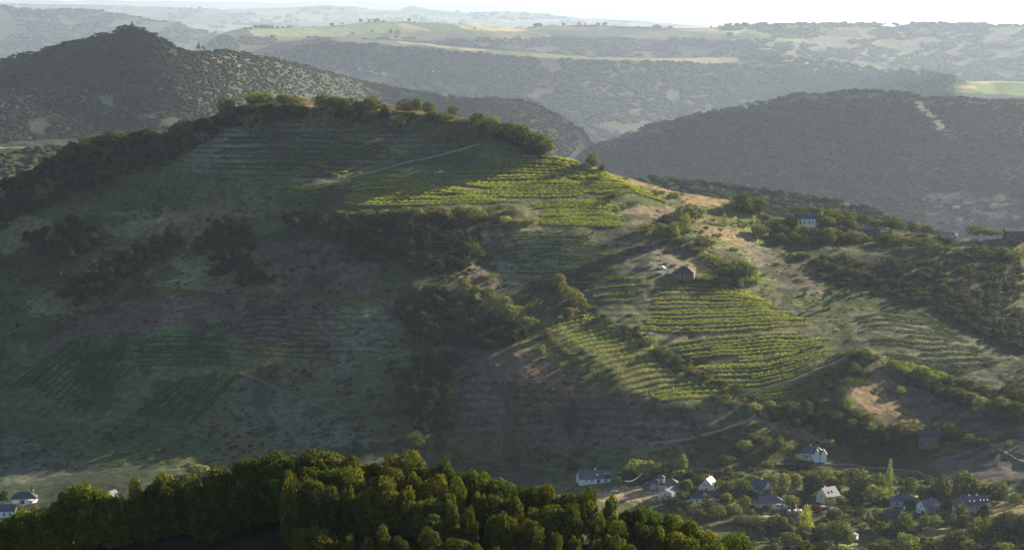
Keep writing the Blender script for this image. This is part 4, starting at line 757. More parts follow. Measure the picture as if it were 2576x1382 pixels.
def leafrow(P, h, wd, per, leaf, rng):
    """a trellised vine row along the 3-D line P: a wavering hedge of leaves"""
    d = np.r_[0, np.cumsum(np.linalg.norm(np.diff(P, axis=0), axis=1))]; n = max(8, int(d[-1]*per)); s = rng.uniform(0, d[-1], n)
    C = np.stack([np.interp(s, d, P[:, k]) for k in range(3)], 1); T = np.gradient(P, axis=0); T = np.stack([np.interp(s, d, T[:, k]) for k in range(3)], 1); T[:, 2] = 0; T /= np.linalg.norm(T, axis=1)[:, None]+1e-9
    side = np.stack([-T[:, 1], T[:, 0], 0*T[:, 0]], 1); u = rng.uniform(-1, 1, n); z = rng.uniform(.12, 1, n)
    hh = h*(1+.22*np.sin(s*1.3+rng.uniform(0, 6))+.12*np.sin(s*3.1)); gap = s >= 0
    C = C+side*(u*wd*.5)[:, None]*(1.15-z*.5)[:, None]; C[:, 2] += z*hh
    Nn = side*np.sign(u)[:, None]*.9+rng.normal(size=(n, 3))*.45+np.array([0, 0, .35]); Nn /= np.linalg.norm(Nn, axis=1)[:, None]
    C, Nn = C[gap], Nn[gap]; V, f = leaf_quads(C, Nn, leaf, rng)
    tone = rng.uniform(.7, 1.3, len(C)); hue = rng.normal(0, .1, len(C)); T3 = np.stack([tone*(1+hue), tone, tone*(1-hue)], 1)
    return V, f, T3
def vineyard(top, bot, n, words, group, hue=(.13, .17, .035), h=1.2, wd=.6, ends=26, leaf=.35, per=15, seed=0, drop=0.0, bulge=0, perp=False, layer=None):
    """n rows between the curve top and the curve bot (photo points), each its own object"""
    layer = layer or L7; rng = np.random.default_rng(seed+100); top, bot = np.array(top, float), np.array(bot, float)
    def res(c, m=60):
        d = np.r_[0, np.cumsum(np.hypot(*np.diff(c, axis=0).T))]; s = np.linspace(0, d[-1], m); return np.stack([np.interp(s, d, c[:, 0]), np.interp(s, d, c[:, 1])], 1)
    A, B = res(top), res(bot)
    for i in range(n):
        t = i/(n-1) if n > 1 else 0; t = t+rng.uniform(-.18, .18)/n; C = A*(1-t)+B*t
        a = rng.uniform(0, ends)/300; b = 1-rng.uniform(0, ends)/300; k = np.linspace(a, b, 60)*59
        C = np.stack([np.interp(k, np.arange(60), C[:, 0]), np.interp(k, np.arange(60), C[:, 1])], 1)
        C[:, 1] += bulge*np.sin(np.linspace(0, np.pi, 60)); C[:, 1] += 1.2*np.sin(np.linspace(0, rng.uniform(3, 8), 60)+rng.uniform(0, 6))
        segs = [(0, 60)]
        if drop and rng.uniform() < drop: c = int(rng.integers(0, 28)); segs = [(c, 60-int(rng.integers(0, 14)))]
        parts = []; T = []
        for s0, s1 in segs:
            P = layer.P(C[s0:s1, 0], C[s0:s1, 1]); V, f, t3 = leafrow(P, h, wd, per, leaf, rng); parts.append((V, f)); T.append(t3)
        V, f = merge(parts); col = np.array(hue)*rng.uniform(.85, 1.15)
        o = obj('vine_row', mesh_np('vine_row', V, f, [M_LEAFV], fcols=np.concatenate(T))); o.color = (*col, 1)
        w_ = (('leftmost', 'rightmost', 'from the left') if perp else ('topmost', 'lowest', 'from the top'))
        pos = w_[0] if i == 0 else w_[1] if i == n-1 else ordw(i)
        tag(o, f'{pos} vine row {w_[2]+" " if 0 < i < n-1 else ""}{words}', 'vine row', group)
Y = (.27, .30, .075); Gv = (.15, .19, .045); Dk = (.05, .085, .025)  # vine leaf base colours: brighter for sunlit plots, darker for shaded ones
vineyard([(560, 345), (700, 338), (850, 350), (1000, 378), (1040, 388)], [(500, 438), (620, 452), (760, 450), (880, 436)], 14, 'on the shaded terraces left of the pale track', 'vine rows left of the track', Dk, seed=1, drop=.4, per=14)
vineyard([(800, 418), (880, 425)], [(830, 438), (870, 441)], 3, 'sunlit beside the lower end of the track', 'lit vine rows by the track', Y, seed=2, per=14)
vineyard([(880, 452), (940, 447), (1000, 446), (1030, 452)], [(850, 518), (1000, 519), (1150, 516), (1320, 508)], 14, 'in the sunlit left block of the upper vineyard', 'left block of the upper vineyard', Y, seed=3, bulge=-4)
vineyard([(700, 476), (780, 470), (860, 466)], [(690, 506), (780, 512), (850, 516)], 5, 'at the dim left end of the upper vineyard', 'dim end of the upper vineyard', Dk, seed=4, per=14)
vineyard([(1180, 410), (1260, 404), (1330, 400), (1400, 402), (1470, 424)], [(1060, 478), (1200, 500), (1300, 498), (1420, 494), (1560, 486)], 15, 'in the sunlit middle block of the upper vineyard', 'middle block of the upper vineyard', Y, seed=5, drop=.3, bulge=-3)
vineyard([(1390, 396), (1450, 408), (1530, 440)], [(1500, 490), (1600, 490), (1690, 512)], 14, 'in the sunlit right block of the upper vineyard', 'right block of the upper vineyard', (.28, .31, .08), seed=6, bulge=-2)
vineyard([(1330, 514), (1400, 504), (1470, 504), (1545, 512), (1560, 524)], [(1350, 562), (1430, 566), (1510, 570), (1592, 573)], 13, 'in the bright green hollow under the upper vineyard', 'bright vine rows in the hollow', (.18, .22, .045), seed=7, h=1.5, wd=.8, per=13, ends=50)
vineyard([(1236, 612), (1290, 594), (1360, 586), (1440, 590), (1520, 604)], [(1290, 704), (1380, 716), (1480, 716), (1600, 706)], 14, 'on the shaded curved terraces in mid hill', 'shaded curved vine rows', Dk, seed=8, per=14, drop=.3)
vineyard([(1440, 722), (1500, 714), (1560, 704), (1640, 700)], [(1500, 770), (1580, 760), (1640, 752)], 4, 'on the short terraces right of the upper hedge', 'short terrace vine rows', Gv, seed=9, drop=.5)
vineyard([(1650, 722), (1750, 716), (1830, 728), (1900, 746)], [(1580, 836), (1760, 832), (1920, 826), (2060, 814)], 14, 'in the upper part of the lower vineyard', 'upper part of the lower vineyard', (.26, .29, .075), seed=10, drop=.3)
vineyard([(1670, 868), (1800, 848), (1950, 840), (2100, 842)], [(1780, 968), (1900, 964), (2000, 944), (2090, 910)], 15, 'in the lower part of the lower vineyard', 'lower part of the lower vineyard', (.26, .29, .075), seed=11, drop=.3)
vineyard([(1876, 984), (1960, 970), (2040, 952), (2120, 936)], [(1900, 1004), (1980, 1000), (2040, 984), (2090, 972)], 5, 'in the small block below the lower track', 'small block below the lower track', Gv, seed=12)
def strip():
    n = 21; Lf = pl([(0, 1372), (.3, 1440), (.6, 1530), (.85, 1610), (1, 1655)]); Ly = pl([(0, 822), (.3, 870), (.6, 930), (.85, 985), (1, 1008)]); Rx = pl([(0, 1480), (.25, 1560), (.5, 1660), (.75, 1760), (1, 1838)]); Ry = pl([(0, 800), (.25, 838), (.5, 886), (.75, 942), (1, 1000)])
    for i in range(n):
        t = i/(n-1); a = (float(Lf(t)), float(Ly(t))); b = (float(Rx(t)), float(Ry(t))); m = ((a[0]+b[0])/2, (a[1]+b[1])/2-7)
        pos = 'topmost' if i == 0 else 'lowest' if i == n-1 else ordw(i)
        C = np.array([a, ((a[0]*3+b[0])/4, (a[1]*3+b[1])/4-6), m, ((a[0]+3*b[0])/4, (a[1]+3*b[1])/4-6), b]); k = np.linspace(0, 4, 60); C = np.stack([np.interp(k, range(5), C[:, 0]), np.interp(k, range(5), C[:, 1])], 1)
        C[:, 0] = C[:, 0]+0*k; rng = np.random.default_rng(300+i); V, f, T = leafrow(L7.P(C[:, 0], C[:, 1]), 1.7, .9, 18, .36, rng)
        o = obj('vine_row', mesh_np('vine_row', V, f, [M_LEAFV], fcols=T)); o.color = (.27, .31, .08, 1)
        tag(o, f'{pos} vine row {"from the top " if 0 < i < n-1 else ""}in the sunlit strip vineyard between two hedges', 'vine row', 'vine rows of the strip vineyard')
strip()
vineyard([(1300, 778), (1330, 744)], [(1400, 800), (1428, 778)], 9, 'in the small triangular plot above the strip vineyard', 'small triangular plot', Gv, seed=14, perp=True)
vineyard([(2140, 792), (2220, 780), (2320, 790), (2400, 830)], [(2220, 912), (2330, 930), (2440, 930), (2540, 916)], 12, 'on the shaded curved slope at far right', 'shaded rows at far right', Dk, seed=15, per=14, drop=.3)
vineyard([(2214, 908), (2260, 914), (2320, 925), (2400, 944)], [(2222, 920), (2270, 930), (2330, 938), (2390, 950)], 4, 'in the bright strip beside the right hedge', 'bright strip beside the right hedge', (.17, .25, .03), seed=16, per=15)
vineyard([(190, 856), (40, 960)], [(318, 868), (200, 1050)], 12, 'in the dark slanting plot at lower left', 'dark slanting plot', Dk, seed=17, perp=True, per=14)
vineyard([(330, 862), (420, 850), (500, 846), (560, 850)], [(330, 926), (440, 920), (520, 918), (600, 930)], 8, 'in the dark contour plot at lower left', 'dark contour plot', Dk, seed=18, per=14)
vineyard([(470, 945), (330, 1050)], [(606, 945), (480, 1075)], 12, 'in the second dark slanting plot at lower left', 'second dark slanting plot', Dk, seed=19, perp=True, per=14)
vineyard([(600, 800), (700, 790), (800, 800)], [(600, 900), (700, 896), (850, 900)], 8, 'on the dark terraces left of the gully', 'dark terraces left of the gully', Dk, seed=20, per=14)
# ---------------------------------------------------------------- houses
M_SLATE = mat_plain('roof_slate', (.085, .095, .125), .55, .4, .25, .9)
M_SLATED = mat_plain('roof_slate_old', (.05, .052, .065), .7, .3, .3, .9)
M_WHITE = mat_plain('render_white', (.74, .73, .72), .9, .2, .06, .6)
M_CREAM = mat_plain('render_cream', (.7, .63, .54), .9, .2, .08, .6)
M_TAN = mat_plain('render_tan', (.52, .41, .34), .9, .2, .1, .6)
M_REDW = mat_plain('painted_red_boards', (.34, .05, .035), .8, .2, .15, 1.2)
M_STONE = mat_plain('rubble_stone', (.15, .115, .09), .95, .1, .4, 1.5)
M_STONEG = mat_plain('grey_rubble_stone', (.23, .2, .18), .95, .1, .4, 1.5)
M_FAINT = mat_plain('weathered_render', (.5, .47, .44), .9, .1, .1, .5)
M_GLASS = mat_plain('window_glass', (.03, .035, .045), .45, .3, .1, 2)
M_FRAME = mat_plain('window_frame', (.7, .7, .7), .6, .3, .03, 2)
M_SHUT = mat_plain('shutter_paint', (.55, .62, .75), .7, .3, .05, 2)
M_BRICK = mat_plain('chimney_brick', (.5, .42, .38), .9, .2, .2, 2)
M_METAL = mat_plain('metal', (.45, .46, .48), .4, .5, .1, 2, .6)
M_WOODP = mat_plain('weathered_wood', (.13, .1, .075), .9, .1, .2, 2)
M_CABLE = mat_plain('cable', (.35, .32, .28), .6, .3, .1, 2)
M_BALE = mat_plain('white_wrap', (.78, .8, .82), .4, .4, .05, 1)
M_POOL = mat_plain('pool_cover', (.6, .68, .78), .3, .5, .05, 1)
def bx(x0, x1, y0, y1, z0, z1):
    V = np.array([(x, y, z) for x in (x0, x1) for y in (y0, y1) for z in (z0, z1)], float)
    return V, np.array([[0, 1, 3, 2], [4, 6, 7, 5], [0, 4, 5, 1], [2, 3, 7, 6], [0, 2, 6, 4], [1, 5, 7, 3]])
def ngon(name, V, faces, mat):
    me = bpy.data.meshes.new(name); me.from_pydata([tuple(v) for v in V], [], faces); me.materials.append(mat); me.update(); return me
def part(name, parts, mat, parent):
    V, f = merge(parts); return obj(name, mesh_np(name, V, f, [mat]), parent)
def gable_solid(Lx, W, wh, rh, under=2.0):
    hx, hy = Lx/2, W/2
    V = [(-hx, -hy, -under), (hx, -hy, -under), (hx, hy, -under), (-hx, hy, -under), (-hx, -hy, wh), (hx, -hy, wh), (hx, hy, wh), (-hx, hy, wh), (-hx, 0, wh+rh), (hx, 0, wh+rh)]
    F_ = [(0, 1, 5, 4), (1, 2, 6, 9, 5), (2, 3, 7, 6), (3, 0, 4, 8, 7), (4, 5, 9, 8), (6, 7, 8, 9), (3, 2, 1, 0)]
    return V, F_
def gable_roof(Lx, W, wh, rh, ov=.45, th=.22):
    hx, hy = Lx/2+ov*.8, W/2+ov; k = rh/(W/2); ze = wh-ov*k+.06; zr = wh+rh+.06
    V = []; 
    for x in (-hx, hx):
        V += [(x, -hy, ze), (x, 0, zr), (x, hy, ze), (x, -hy, ze+th), (x, 0, zr+th), (x, hy, ze+th)]
    F_ = [(0, 3, 9, 6), (3, 4, 10, 9), (4, 5, 11, 10), (5, 2, 8, 11), (1, 0, 6, 7), (2, 1, 7, 8), (0, 1, 4, 3), (1, 2, 5, 4), (7, 6, 9, 10), (8, 7, 10, 11)]
    return V, F_
def hip_roof(Lx, W, wh, rh, ov=.5, ridge=None):
    hx, hy = Lx/2+ov, W/2+ov; r = max(0.02, Lx/2-W/2) if ridge is None else ridge/2; z0, z1 = wh-.1, wh+.12
    V = [(-hx, -hy, z0), (hx, -hy, z0), (hx, hy, z0), (-hx, hy, z0), (-hx, -hy, z1), (hx, -hy, z1), (hx, hy, z1), (-hx, hy, z1), (-r, 0, wh+rh), (r, 0, wh+rh)]
    F_ = [(0, 1, 5, 4), (1, 2, 6, 5), (2, 3, 7, 6), (3, 0, 4, 7), (4, 5, 9, 8), (5, 6, 9), (6, 7, 8, 9), (7, 4, 8), (3, 2, 1, 0)]
    return V, F_
def shift(V, dx=0, dy=0, dz=0, rot=0):
    V = np.array(V, float); c, s = math.cos(rot), math.sin(rot); return np.stack([V[:, 0]*c-V[:, 1]*s+dx, V[:, 0]*s+V[:, 1]*c+dy, V[:, 2]+dz], 1)
def opening(parent, face, u, z, w_, h_, L_, W_, kind='window', mat=None, shutters=False, dx=0, dy=0):
    """a framed opening on a wall face: f front (-Y), b back, l left gable (-X), r right gable"""
    def put(parts_):
        out = []
        for V, f in parts_:
            if face == 'f': Q = np.stack([V[:, 0]+u, V[:, 1]-W_/2, V[:, 2]+z], 1)
            elif face == 'b': Q = np.stack([-V[:, 0]+u, -V[:, 1]+W_/2, V[:, 2]+z], 1)
            elif face == 'l': Q = np.stack([V[:, 1]-L_/2, -V[:, 0]+u, V[:, 2]+z], 1)
            else: Q = np.stack([-V[:, 1]+L_/2, V[:, 0]+u, V[:, 2]+z], 1)
            Q[:, 0] += dx; Q[:, 1] += dy; out.append((Q, f))
        return out
    t = .1; fr = [bx(-w_/2-t, -w_/2, -.09, .02, -t, h_+t), bx(w_/2, w_/2+t, -.09, .02, -t, h_+t), bx(-w_/2, w_/2, -.09, .02, -t, 0), bx(-w_/2, w_/2, -.09, .02, h_, h_+t)]
    if kind == 'window' and w_ > .7: fr.append(bx(-.03, .03, -.085, .02, 0, h_))
    o = part(kind, put(fr), M_FRAME, parent); part('pane' if kind == 'window' else 'door_panel', put([bx(-w_/2, w_/2, -.045, .02, 0, h_)]), mat or M_GLASS, o)
    if shutters:
        part('shutter', put([bx(-w_/2-t-.5, -w_/2-t-.02, -.07, .02, 0, h_)]), M_SHUT, o); part('shutter', put([bx(w_/2+t+.02, w_/2+t+.5, -.07, .02, 0, h_)]), M_SHUT, o)
def slope_box(L_, W_, wh, rh, u, v, w_, h_, th=.12, side=-1):
    """a thin slab lying on the roof slope; v is the share of the slope up from the eave"""
    k = math.atan2(rh, W_/2); c, s = math.cos(k), math.sin(k); sl = math.hypot(rh, W_/2); V, f = bx(-w_/2, w_/2, -h_/2, h_/2, .1, .3+th)
    y = V[:, 1]+v*sl; q = np.stack([V[:, 0]+u, side*(W_/2-(y*c-V[:, 2]*s)), wh+y*s+V[:, 2]*c], 1) if side == -1 else np.stack([V[:, 0]+u, (W_/2-(y*c-V[:, 2]*s)), wh+y*s+V[:, 2]*c], 1)
    return q, f
def house(label, x, y, L_, W_, wh, rh, rot, wall=None, roof='gable', roofm=None, wins=(), doors=(), chims=(), sky_=(), name='house', cat='house', group=None, extra=None, layer=None, lift=0, scale=1.0):
    layer = layer or L7; wall = wall or M_WHITE; roofm = roofm or M_SLATE; p = layer.P(x, y)[0]
    e = bpy.data.objects.new(name, None); COL.objects.link(e); e.location = (p[0], p[1], p[2]+lift); e.rotation_euler = (0, 0, math.radians(rot)); e.scale = (scale,)*3
    tag(e, label, cat, group)
    if roof == 'gable': V, f = gable_solid(L_, W_, wh, rh); w = obj('wall', ngon('wall', V, f, wall), e); V, f = gable_roof(L_, W_, wh, rh); r = obj('roof', ngon('roof', V, f, roofm), e)
    else:
        w = part('wall', [bx(-L_/2, L_/2, -W_/2, W_/2, -2, wh)], wall, e)
        V, f = hip_roof(L_, W_, wh, rh, ridge=(0.05 if roof == 'pyramid' else None)); r = obj('roof', ngon('roof', V, f, roofm), e)
    for face, u, z, ww, hh, *s in wins: opening(e, face, u, z, ww, hh, L_, W_, 'window', None, bool(s))
    for face, u, z, ww, hh, m in doors: opening(e, face, u, z, ww, hh, L_, W_, 'door', m)
    for cx, cy in chims:
        zt = wh+rh+.9; ch = part('chimney', [bx(cx-.45, cx+.45, cy-.35, cy+.35, wh+rh*(1-abs(cy)/(W_/2))-.6, zt)], M_BRICK, r); part('chimney_cap', [bx(cx-.55, cx+.55, cy-.45, cy+.45, zt, zt+.12)], M_STONEG, ch)
    for u, v in sky_:
        s = part('skylight', [slope_box(L_, W_, wh, rh, u, v, 1.1, 1.3)], M_SLATED, r); part('pane', [slope_box(L_, W_, wh, rh, u, v, .85, 1.05, .16)], M_GLASS, s)
    if extra: extra(e, r)
    HOUSE_KEEP.append([(x-L_*2.4, y-26), (x+L_*2.4, y-26), (x+L_*2.6, y+9), (x-L_*2.6, y+9)])
    return e
def wing(e, dx, dy, Lx, W, wh, rh, rot, wallm, roofm, roof='gable', nm=('wall', 'roof')):
    rr = math.radians(rot)
    if roof == 'gable':
        V, f = gable_solid(Lx, W, wh, rh); obj(nm[0], ngon('wall', shift(V, dx, dy, 0, rr), f, wallm), e); V, f = gable_roof(Lx, W, wh, rh); return obj(nm[1], ngon('roof', shift(V, dx, dy, 0, rr), f, roofm), e)
    V, f = bx(-Lx/2, Lx/2, -W/2, W/2, -2, wh); obj(nm[0], mesh_np('wall', shift(V, dx, dy, 0, rr), f, [wallm]), e); V, f = hip_roof(Lx, W, wh, rh, .35, 0.05 if roof == 'pyramid' else None); return obj(nm[1], ngon('roof', shift(V, dx, dy, 0, rr), f, roofm), e)
W1 = [('f', u, 1.0, 1.0, 1.3) for u in (-3.5, -1, 2)]
def h1x(e, r):
    wing(e, 11.2, -.6, 10, 7.4, 2.9, 3.6, 0, M_WHITE, M_SLATE)
    opening(e, 'f', 9.5, .9, 1.2, 1.4, 10, 8.6, 'window'); opening(e, 'f', 13, .1, 1.0, 2.1, 10, 8.6, 'door', M_WOODP); opening(e, 'f', 5.2, .1, 1.3, 2.2, 10, 8.0, 'door', M_SLATED)
house('long white house in two parts with dark slate roofs above the front wood', 1477, 1214, 11, 8, 2.9, 3.9, 14, wins=[('f', -2, 1, .9, 1.2), ('f', 1.5, 1, .9, 1.2)], chims=[(4.4, .3)], sky_=[(4.6, .35)], extra=h1x)
house('small bright red wooden shed beside the tower house', 1629, 1231, 4.6, 5, 2.2, 1.3, 90, M_REDW, roofm=M_SLATE, doors=[('l', 0, 0, 1.6, 1.8, M_WOODP)], name='shed', cat='shed')
def h3x(e, r):
    wing(e, -4.2, -1.5, 3.6, 3.6, 6.3, 1.6, 0, M_TAN, M_SLATE, 'pyramid', ('tower_wall', 'tower_roof')); opening(e, 'f', -4.2, 3.6, .9, 1.3, 3.6, 6.6, 'window'); wing(e, -7.5, 1.2, 6, 5, 2.9, 2.1, 0, M_TAN, M_SLATE, 'hip')
house('tan house with a square tower and pyramid slate roof', 1682, 1229, 11, 8, 2.8, 3.0, -4, M_TAN, 'hip', wins=[('f', 0, .9, 1.2, 1.3), ('f', 3, .9, 1.2, 1.3)], doors=[('f', -1.8, 0, .9, 2, M_WHITE)], extra=h3x)
house('long low white-walled house below the tower house', 1683, 1250, 12, 8, 2.6, 1.9, 62, M_CREAM, wins=[('l', 0, .8, 1, 1.1), ('f', -3, .8, 1, 1.1), ('f', 1, .8, 1, 1.1)])
house('pale gabled house with three small windows in the gable end', 1782, 1236, 9, 8, 3.2, 4.0, 66, M_CREAM, wins=[('l', -1, 3.4, .8, 1.1), ('l', 1, 3.4, .8, 1.1), ('l', 0, .6, .9, 1.6), ('l', 2.4, .8, .8, 1), ('l', -2.6, .8, .8, 1)], chims=[(1.5, .5)])
def h6x(e, r):
    V, f = gable_solid(2.6, 2.4, 1.6, .9, 0); obj('dormer', ngon('dormer', shift(V, .4, -3.0, 2.9, math.pi/2), f, M_CREAM), r); opening(e, 'f', .4, 3.3, 1.6, .9, 10, 8.6, 'window'); wing(e, 5.5, 1, 7, 6, 2.7, 2.8, 35, M_CREAM, M_SLATED)
house('house with a dark hipped roof and a white dormer behind the conifer', 1768, 1263, 12, 8, 2.7, 3.6, 6, M_CREAM, 'hip', M_SLATED, wins=[('f', -4, .9, 1, 1.2), ('f', -1, .9, 1, 1.2)], extra=h6x)
house('steep slate-roofed house with skylights half hidden in trees', 1915, 1240, 10, 7.5, 3.2, 4.6, 128, M_CREAM, wins=[('r', 0, 1, .9, 1.2), ('l', -1, 3.4, .8, 1), ('l', 1, 3.4, .8, 1)], chims=[(0, .2)], sky_=[(-2.5, .4), (0, .4), (2, .55)])
house('wide low house with curved-looking slate hip roof and pale wall', 1934, 1274, 15.5, 9, 2.9, 3.4, 5, M_CREAM, 'hip', wins=[('f', -4, .9, 1, 1.2), ('f', 0, .9, 1, 1.2), ('f', 4, .9, 1, 1.2)], doors=[('f', 6, 0, 1, 2, M_WOODP)])
def h9x(e, r):
    for u in (-1.6, 1.6, 4.2):
        d = part('dormer', [bx(u-.75, u+.75, -4.5, -2.2, 6.4, 8.5)], M_FRAME, r); part('dormer_pane', [bx(u-.42, u+.42, -4.55, -4.45, 6.8, 8.1)], M_GLASS, d)
def manroof():
    pass
house('tall old stone house with dark steep roof and white dormers', 1990, 1318, 11.5, 8.5, 5.8, 3.6, -3, M_STONEG, 'hip', M_SLATED, wins=[('f', -3.6, 3.4, .8, 1.3), ('f', -1, 3.4, .8, 1.3), ('f', 1.6, 3.4, .8, 1.3), ('f', -3.6, .6, .9, 1.2), ('f', 1.4, .6, .9, 1.2)], chims=[(-3.8, .2), (2.2, .2)], extra=h9x)
house('white-gabled house with slate roof above two white garage doors', 2082, 1262, 9.5, 8.5, 4.3, 4.2, 36, M_CREAM, wins=[('l', 0, 3.6, .9, 1.2)], doors=[('l', -2, .0, 2.0, 2.1, M_WHITE), ('l', 1.8, .0, 2.0, 2.1, M_WHITE)], chims=[(-2.5, .3)], sky_=[(1, .5), (-1.5, .45)])
house('low tan house with hipped slate roof and white shutters', 2272, 1268, 14, 9, 2.9, 2.9, -8, M_TAN, 'hip', wins=[('f', -3.5, .9, 1.1, 1.3, 1), ('f', .2, .9, 1.1, 1.3, 1), ('f', 3.6, .9, 1.1, 1.3, 1)], chims=[(-3, .3)])
def h12x(e, r):
    for u in (-3.4, -1.1, 1.2, 3.5): part('veranda_post', [bx(u-.1, u+.1, -5.6, -5.4, -1.8, 2.7)], M_FRAME, e)
    part('veranda_roof', [bx(-3.8, 4, -5.9, -3.9, 2.7, 2.86)], M_SLATE, e); part('balcony', [bx(-3.8, 4, -5.7, -3.9, -.1, .1), bx(-3.8, 4, -5.7, -5.64, .1, 1.0)], M_WOODP, e)
house('white-gabled house with dark posts of a veranda at right', 2334, 1288, 9.5, 7.8, 3.6, 3.0, 24, M_WHITE, wins=[('l', -.2, 3.0, 1.2, 1), ('l', -2, .6, 1, 1.3), ('l', 1.8, .6, 1, 1.3), ('f', -2.5, .6, 1.2, 1.9), ('f', 0, .6, 1.2, 1.9), ('f', 2.5, .6, 1.2, 1.9)], extra=h12x, chims=[(2, .4)])
def h13x(e, r):
    wing(e, -7.5, 1.4, 6, 7, 4, 3.2, 90, M_TAN, M_SLATE)
house('large tan house with two chimneys and a row of skylights', 2452, 1288, 14, 9, 4.8, 4.0, 10, M_TAN, wins=[('f', u, 3.0, .9, 1.1) for u in (-1, 2, 5)]+[('f', u, .5, 1.0, 1.4) for u in (-4, -1, 2, 5)]+[('l', 0, 3.2, .9, 1.3)], chims=[(-3.4, .3), (.6, .3)], sky_=[(-4.5, .45), (-2, .45), (1.5, .5), (3.4, .5), (5.2, .5)], extra=h13x)
house('old house with a long dark slate roof below the hedges', 2249, 1309, 14, 8.5, 2.6, 3.9, 3, M_STONE, 'hip', M_SLATED, wins=[('f', -3, .6, .9, 1.2)], chims=[(5, 0)])
def h15x(e, r):
    wing(e, 2.6, -4.3, 3.2, 3.4, 2.9, 2.4, 90, M_WHITE, M_SLATE); wing(e, 6.4, -4.0, 3.2, 3.4, 2.9, 2.4, 90, M_WHITE, M_SLATE)
house('white bungalow with twin front gables alone above the village', 2042, 1147, 13.5, 8, 2.9, 3.4, -6, M_WHITE, 'hip', wins=[('f', -4.6, .9, 1.1, 1.2), ('f', -1.4, .9, 1.1, 1.2)], doors=[('f', -3, 0, .9, 2, M_WOODP)], chims=[(-1, .2)], extra=h15x)
house('small pale garden shed with grey gable roof near the bottom edge', 2146, 1356, 3.6, 4, 2.4, .9, 70, M_CREAM, doors=[('l', 0, 0, 1, 1.9, M_WOODP)], name='shed', cat='shed')
def h17x(e, r):
    part('wall', [bx(6.9, 15, -3.2, -2.2, -2, 2.4)], M_STONE, e)
house('old brown stone farmhouse with a dark roof at the foot of the slope', 2336, 1117, 12.5, 9, 5.4, 3.2, -6, M_STONE, roofm=M_SLATED, wins=[('f', -3, 3, .9, 1.2), ('f', 2, 3, .9, 1.2), ('r', 0, 3, .9, 1.4)], doors=[('f', -.5, .2, 1.4, 2.2, M_WOODP)], chims=[(5.2, 0)], name='farmhouse', extra=h17x)
house('white house with slate roof on the ridge among pale trees', 2034, 562, 9.5, 7, 4.2, 2.6, -12, M_WHITE, wins=[('f', -2.6, .8, 1, 1.8), ('f', .6, .8, 1, 1.8), ('f', 3, .8, .8, 1.8)], chims=[(3.4, .2)])
house('barn with a long dark slate roof on the ridge', 2184, 600, 14, 9, 2.4, 4.2, 6, M_STONE, roofm=M_SLATED, doors=[('f', 2, 0, 2.4, 2.2, M_WOODP)], name='barn', cat='barn')
house('low tan house with flat hip roof on the right ridge', 2386, 590, 11, 7, 2.6, 1.7, 0, M_TAN, 'hip', wins=[('f', -2.5, .8, 1.2, 1.2), ('f', 2.5, .8, 1.2, 1.2)])
house('dark barn at the right edge of the ridge', 2552, 600, 15, 10, 5.2, 1.4, 0, M_STONE, roofm=M_SLATED, doors=[('f', -3, 0, 3, 3.4, M_WOODP)], name='barn', cat='barn')
house('derelict brown stone barn with dark hipped roof in mid slope', 1720, 698, 13, 10, 3.4, 4.0, -10, M_STONE, 'hip', M_SLATED, wins=[('f', 1, 1.4, .8, 1)], doors=[('f', -2.5, 0, 1.6, 2.2, M_WOODP)], name='barn', cat='barn')
house('white-walled house with dark roof on the valley floor at left', 62, 1264, 13, 8, 3.4, 3.2, 8, M_WHITE, 'hip', M_SLATED, wins=[('f', -1, 0.6, 2.2, 2.2), ('f', 3.4, 1, 1, 1.2)], chims=[(4.5, 0)])
house('grey-roofed white house at the left edge of the picture', 14, 1296, 11, 8, 3.2, 2.8, 3, M_WHITE, wins=[('f', -3, .8, 1.1, 1.4), ('f', 0, .8, 1.1, 1.4), ('f', 3, .8, 1.1, 1.4)])
house('small white house glimpsed through the left front trees', 281, 1258, 7, 6, 3.0, 2.4, 70, M_WHITE, wins=[('l', 0, 1, 1, 1.2)])
# far hamlet under the right hill
for i, (x, y, L_, W_, wh, rh, rt, m) in enumerate([(2374, 500, 11, 8, 6, 3, 10, 'F'), (2404, 527, 11, 9, 7, 3.4, -12, 'W'), (2434, 514, 13, 9, 6, 3.4, 8, 'F'), (2460, 533, 10, 8, 5, 3, -5, 'F'), (2412, 553, 11, 8, 5, 3, 14, 'F'), (2447, 556, 11, 8, 5, 3, -9, 'F'), (2514, 549, 14, 9, 5.5, 3.4, 12, 'F'), (2556, 549, 12, 9, 6, 3.2, -4, 'F'), (2360, 521, 12, 8, 3.5, 2.6, 4, 'F'), (2500, 522, 10, 8, 5, 3, 20, 'F'), (2538, 516, 12, 8, 4, 3, -6, 'F'), (2480, 505, 11, 8, 4, 3, 0, 'F'), (2340, 540, 10, 8, 4, 3, 9, 'F')]):
    look = ['tall pale house at the top left of the far hamlet', 'brightest white house in the far hamlet', 'broad house above the middle of the far hamlet', 'small house right of the brightest one in the far hamlet', 'house at the lower left of the far hamlet', 'second house along the bottom of the far hamlet', 'widest house in the lower right of the far hamlet', 'house at the right edge of the far hamlet', 'low house left of the brightest one in the far hamlet', 'turned house in the middle right of the far hamlet', 'low wide house high on the right of the far hamlet', 'small low house highest in the middle of the far hamlet', 'lone house at the left end of the far hamlet'][i]
    house(look, x, y, L_*1.25, W_*1.25, wh*1.2, rh*1.2, rt, M_FAINT if m == 'F' else M_WHITE, roofm=M_SLATED, wins=[('f', -2.5, 2, 1.2, 1.5), ('f', 2.5, 2, 1.2, 1.5)], layer=L4, group='houses of the far hamlet')
house('lone white house on the lit terrace edge in the distance', 1505, 145, 26, 16, 7, 9, 22, M_WHITE, layer=L2b, wins=[('l', 0, 3, 3, 3)], lift=1)
house('white farm building with a pale upright roof on the plateau', 2036, 100, 26, 18, 8, 7, 10, M_WHITE, layer=L2a, lift=1)
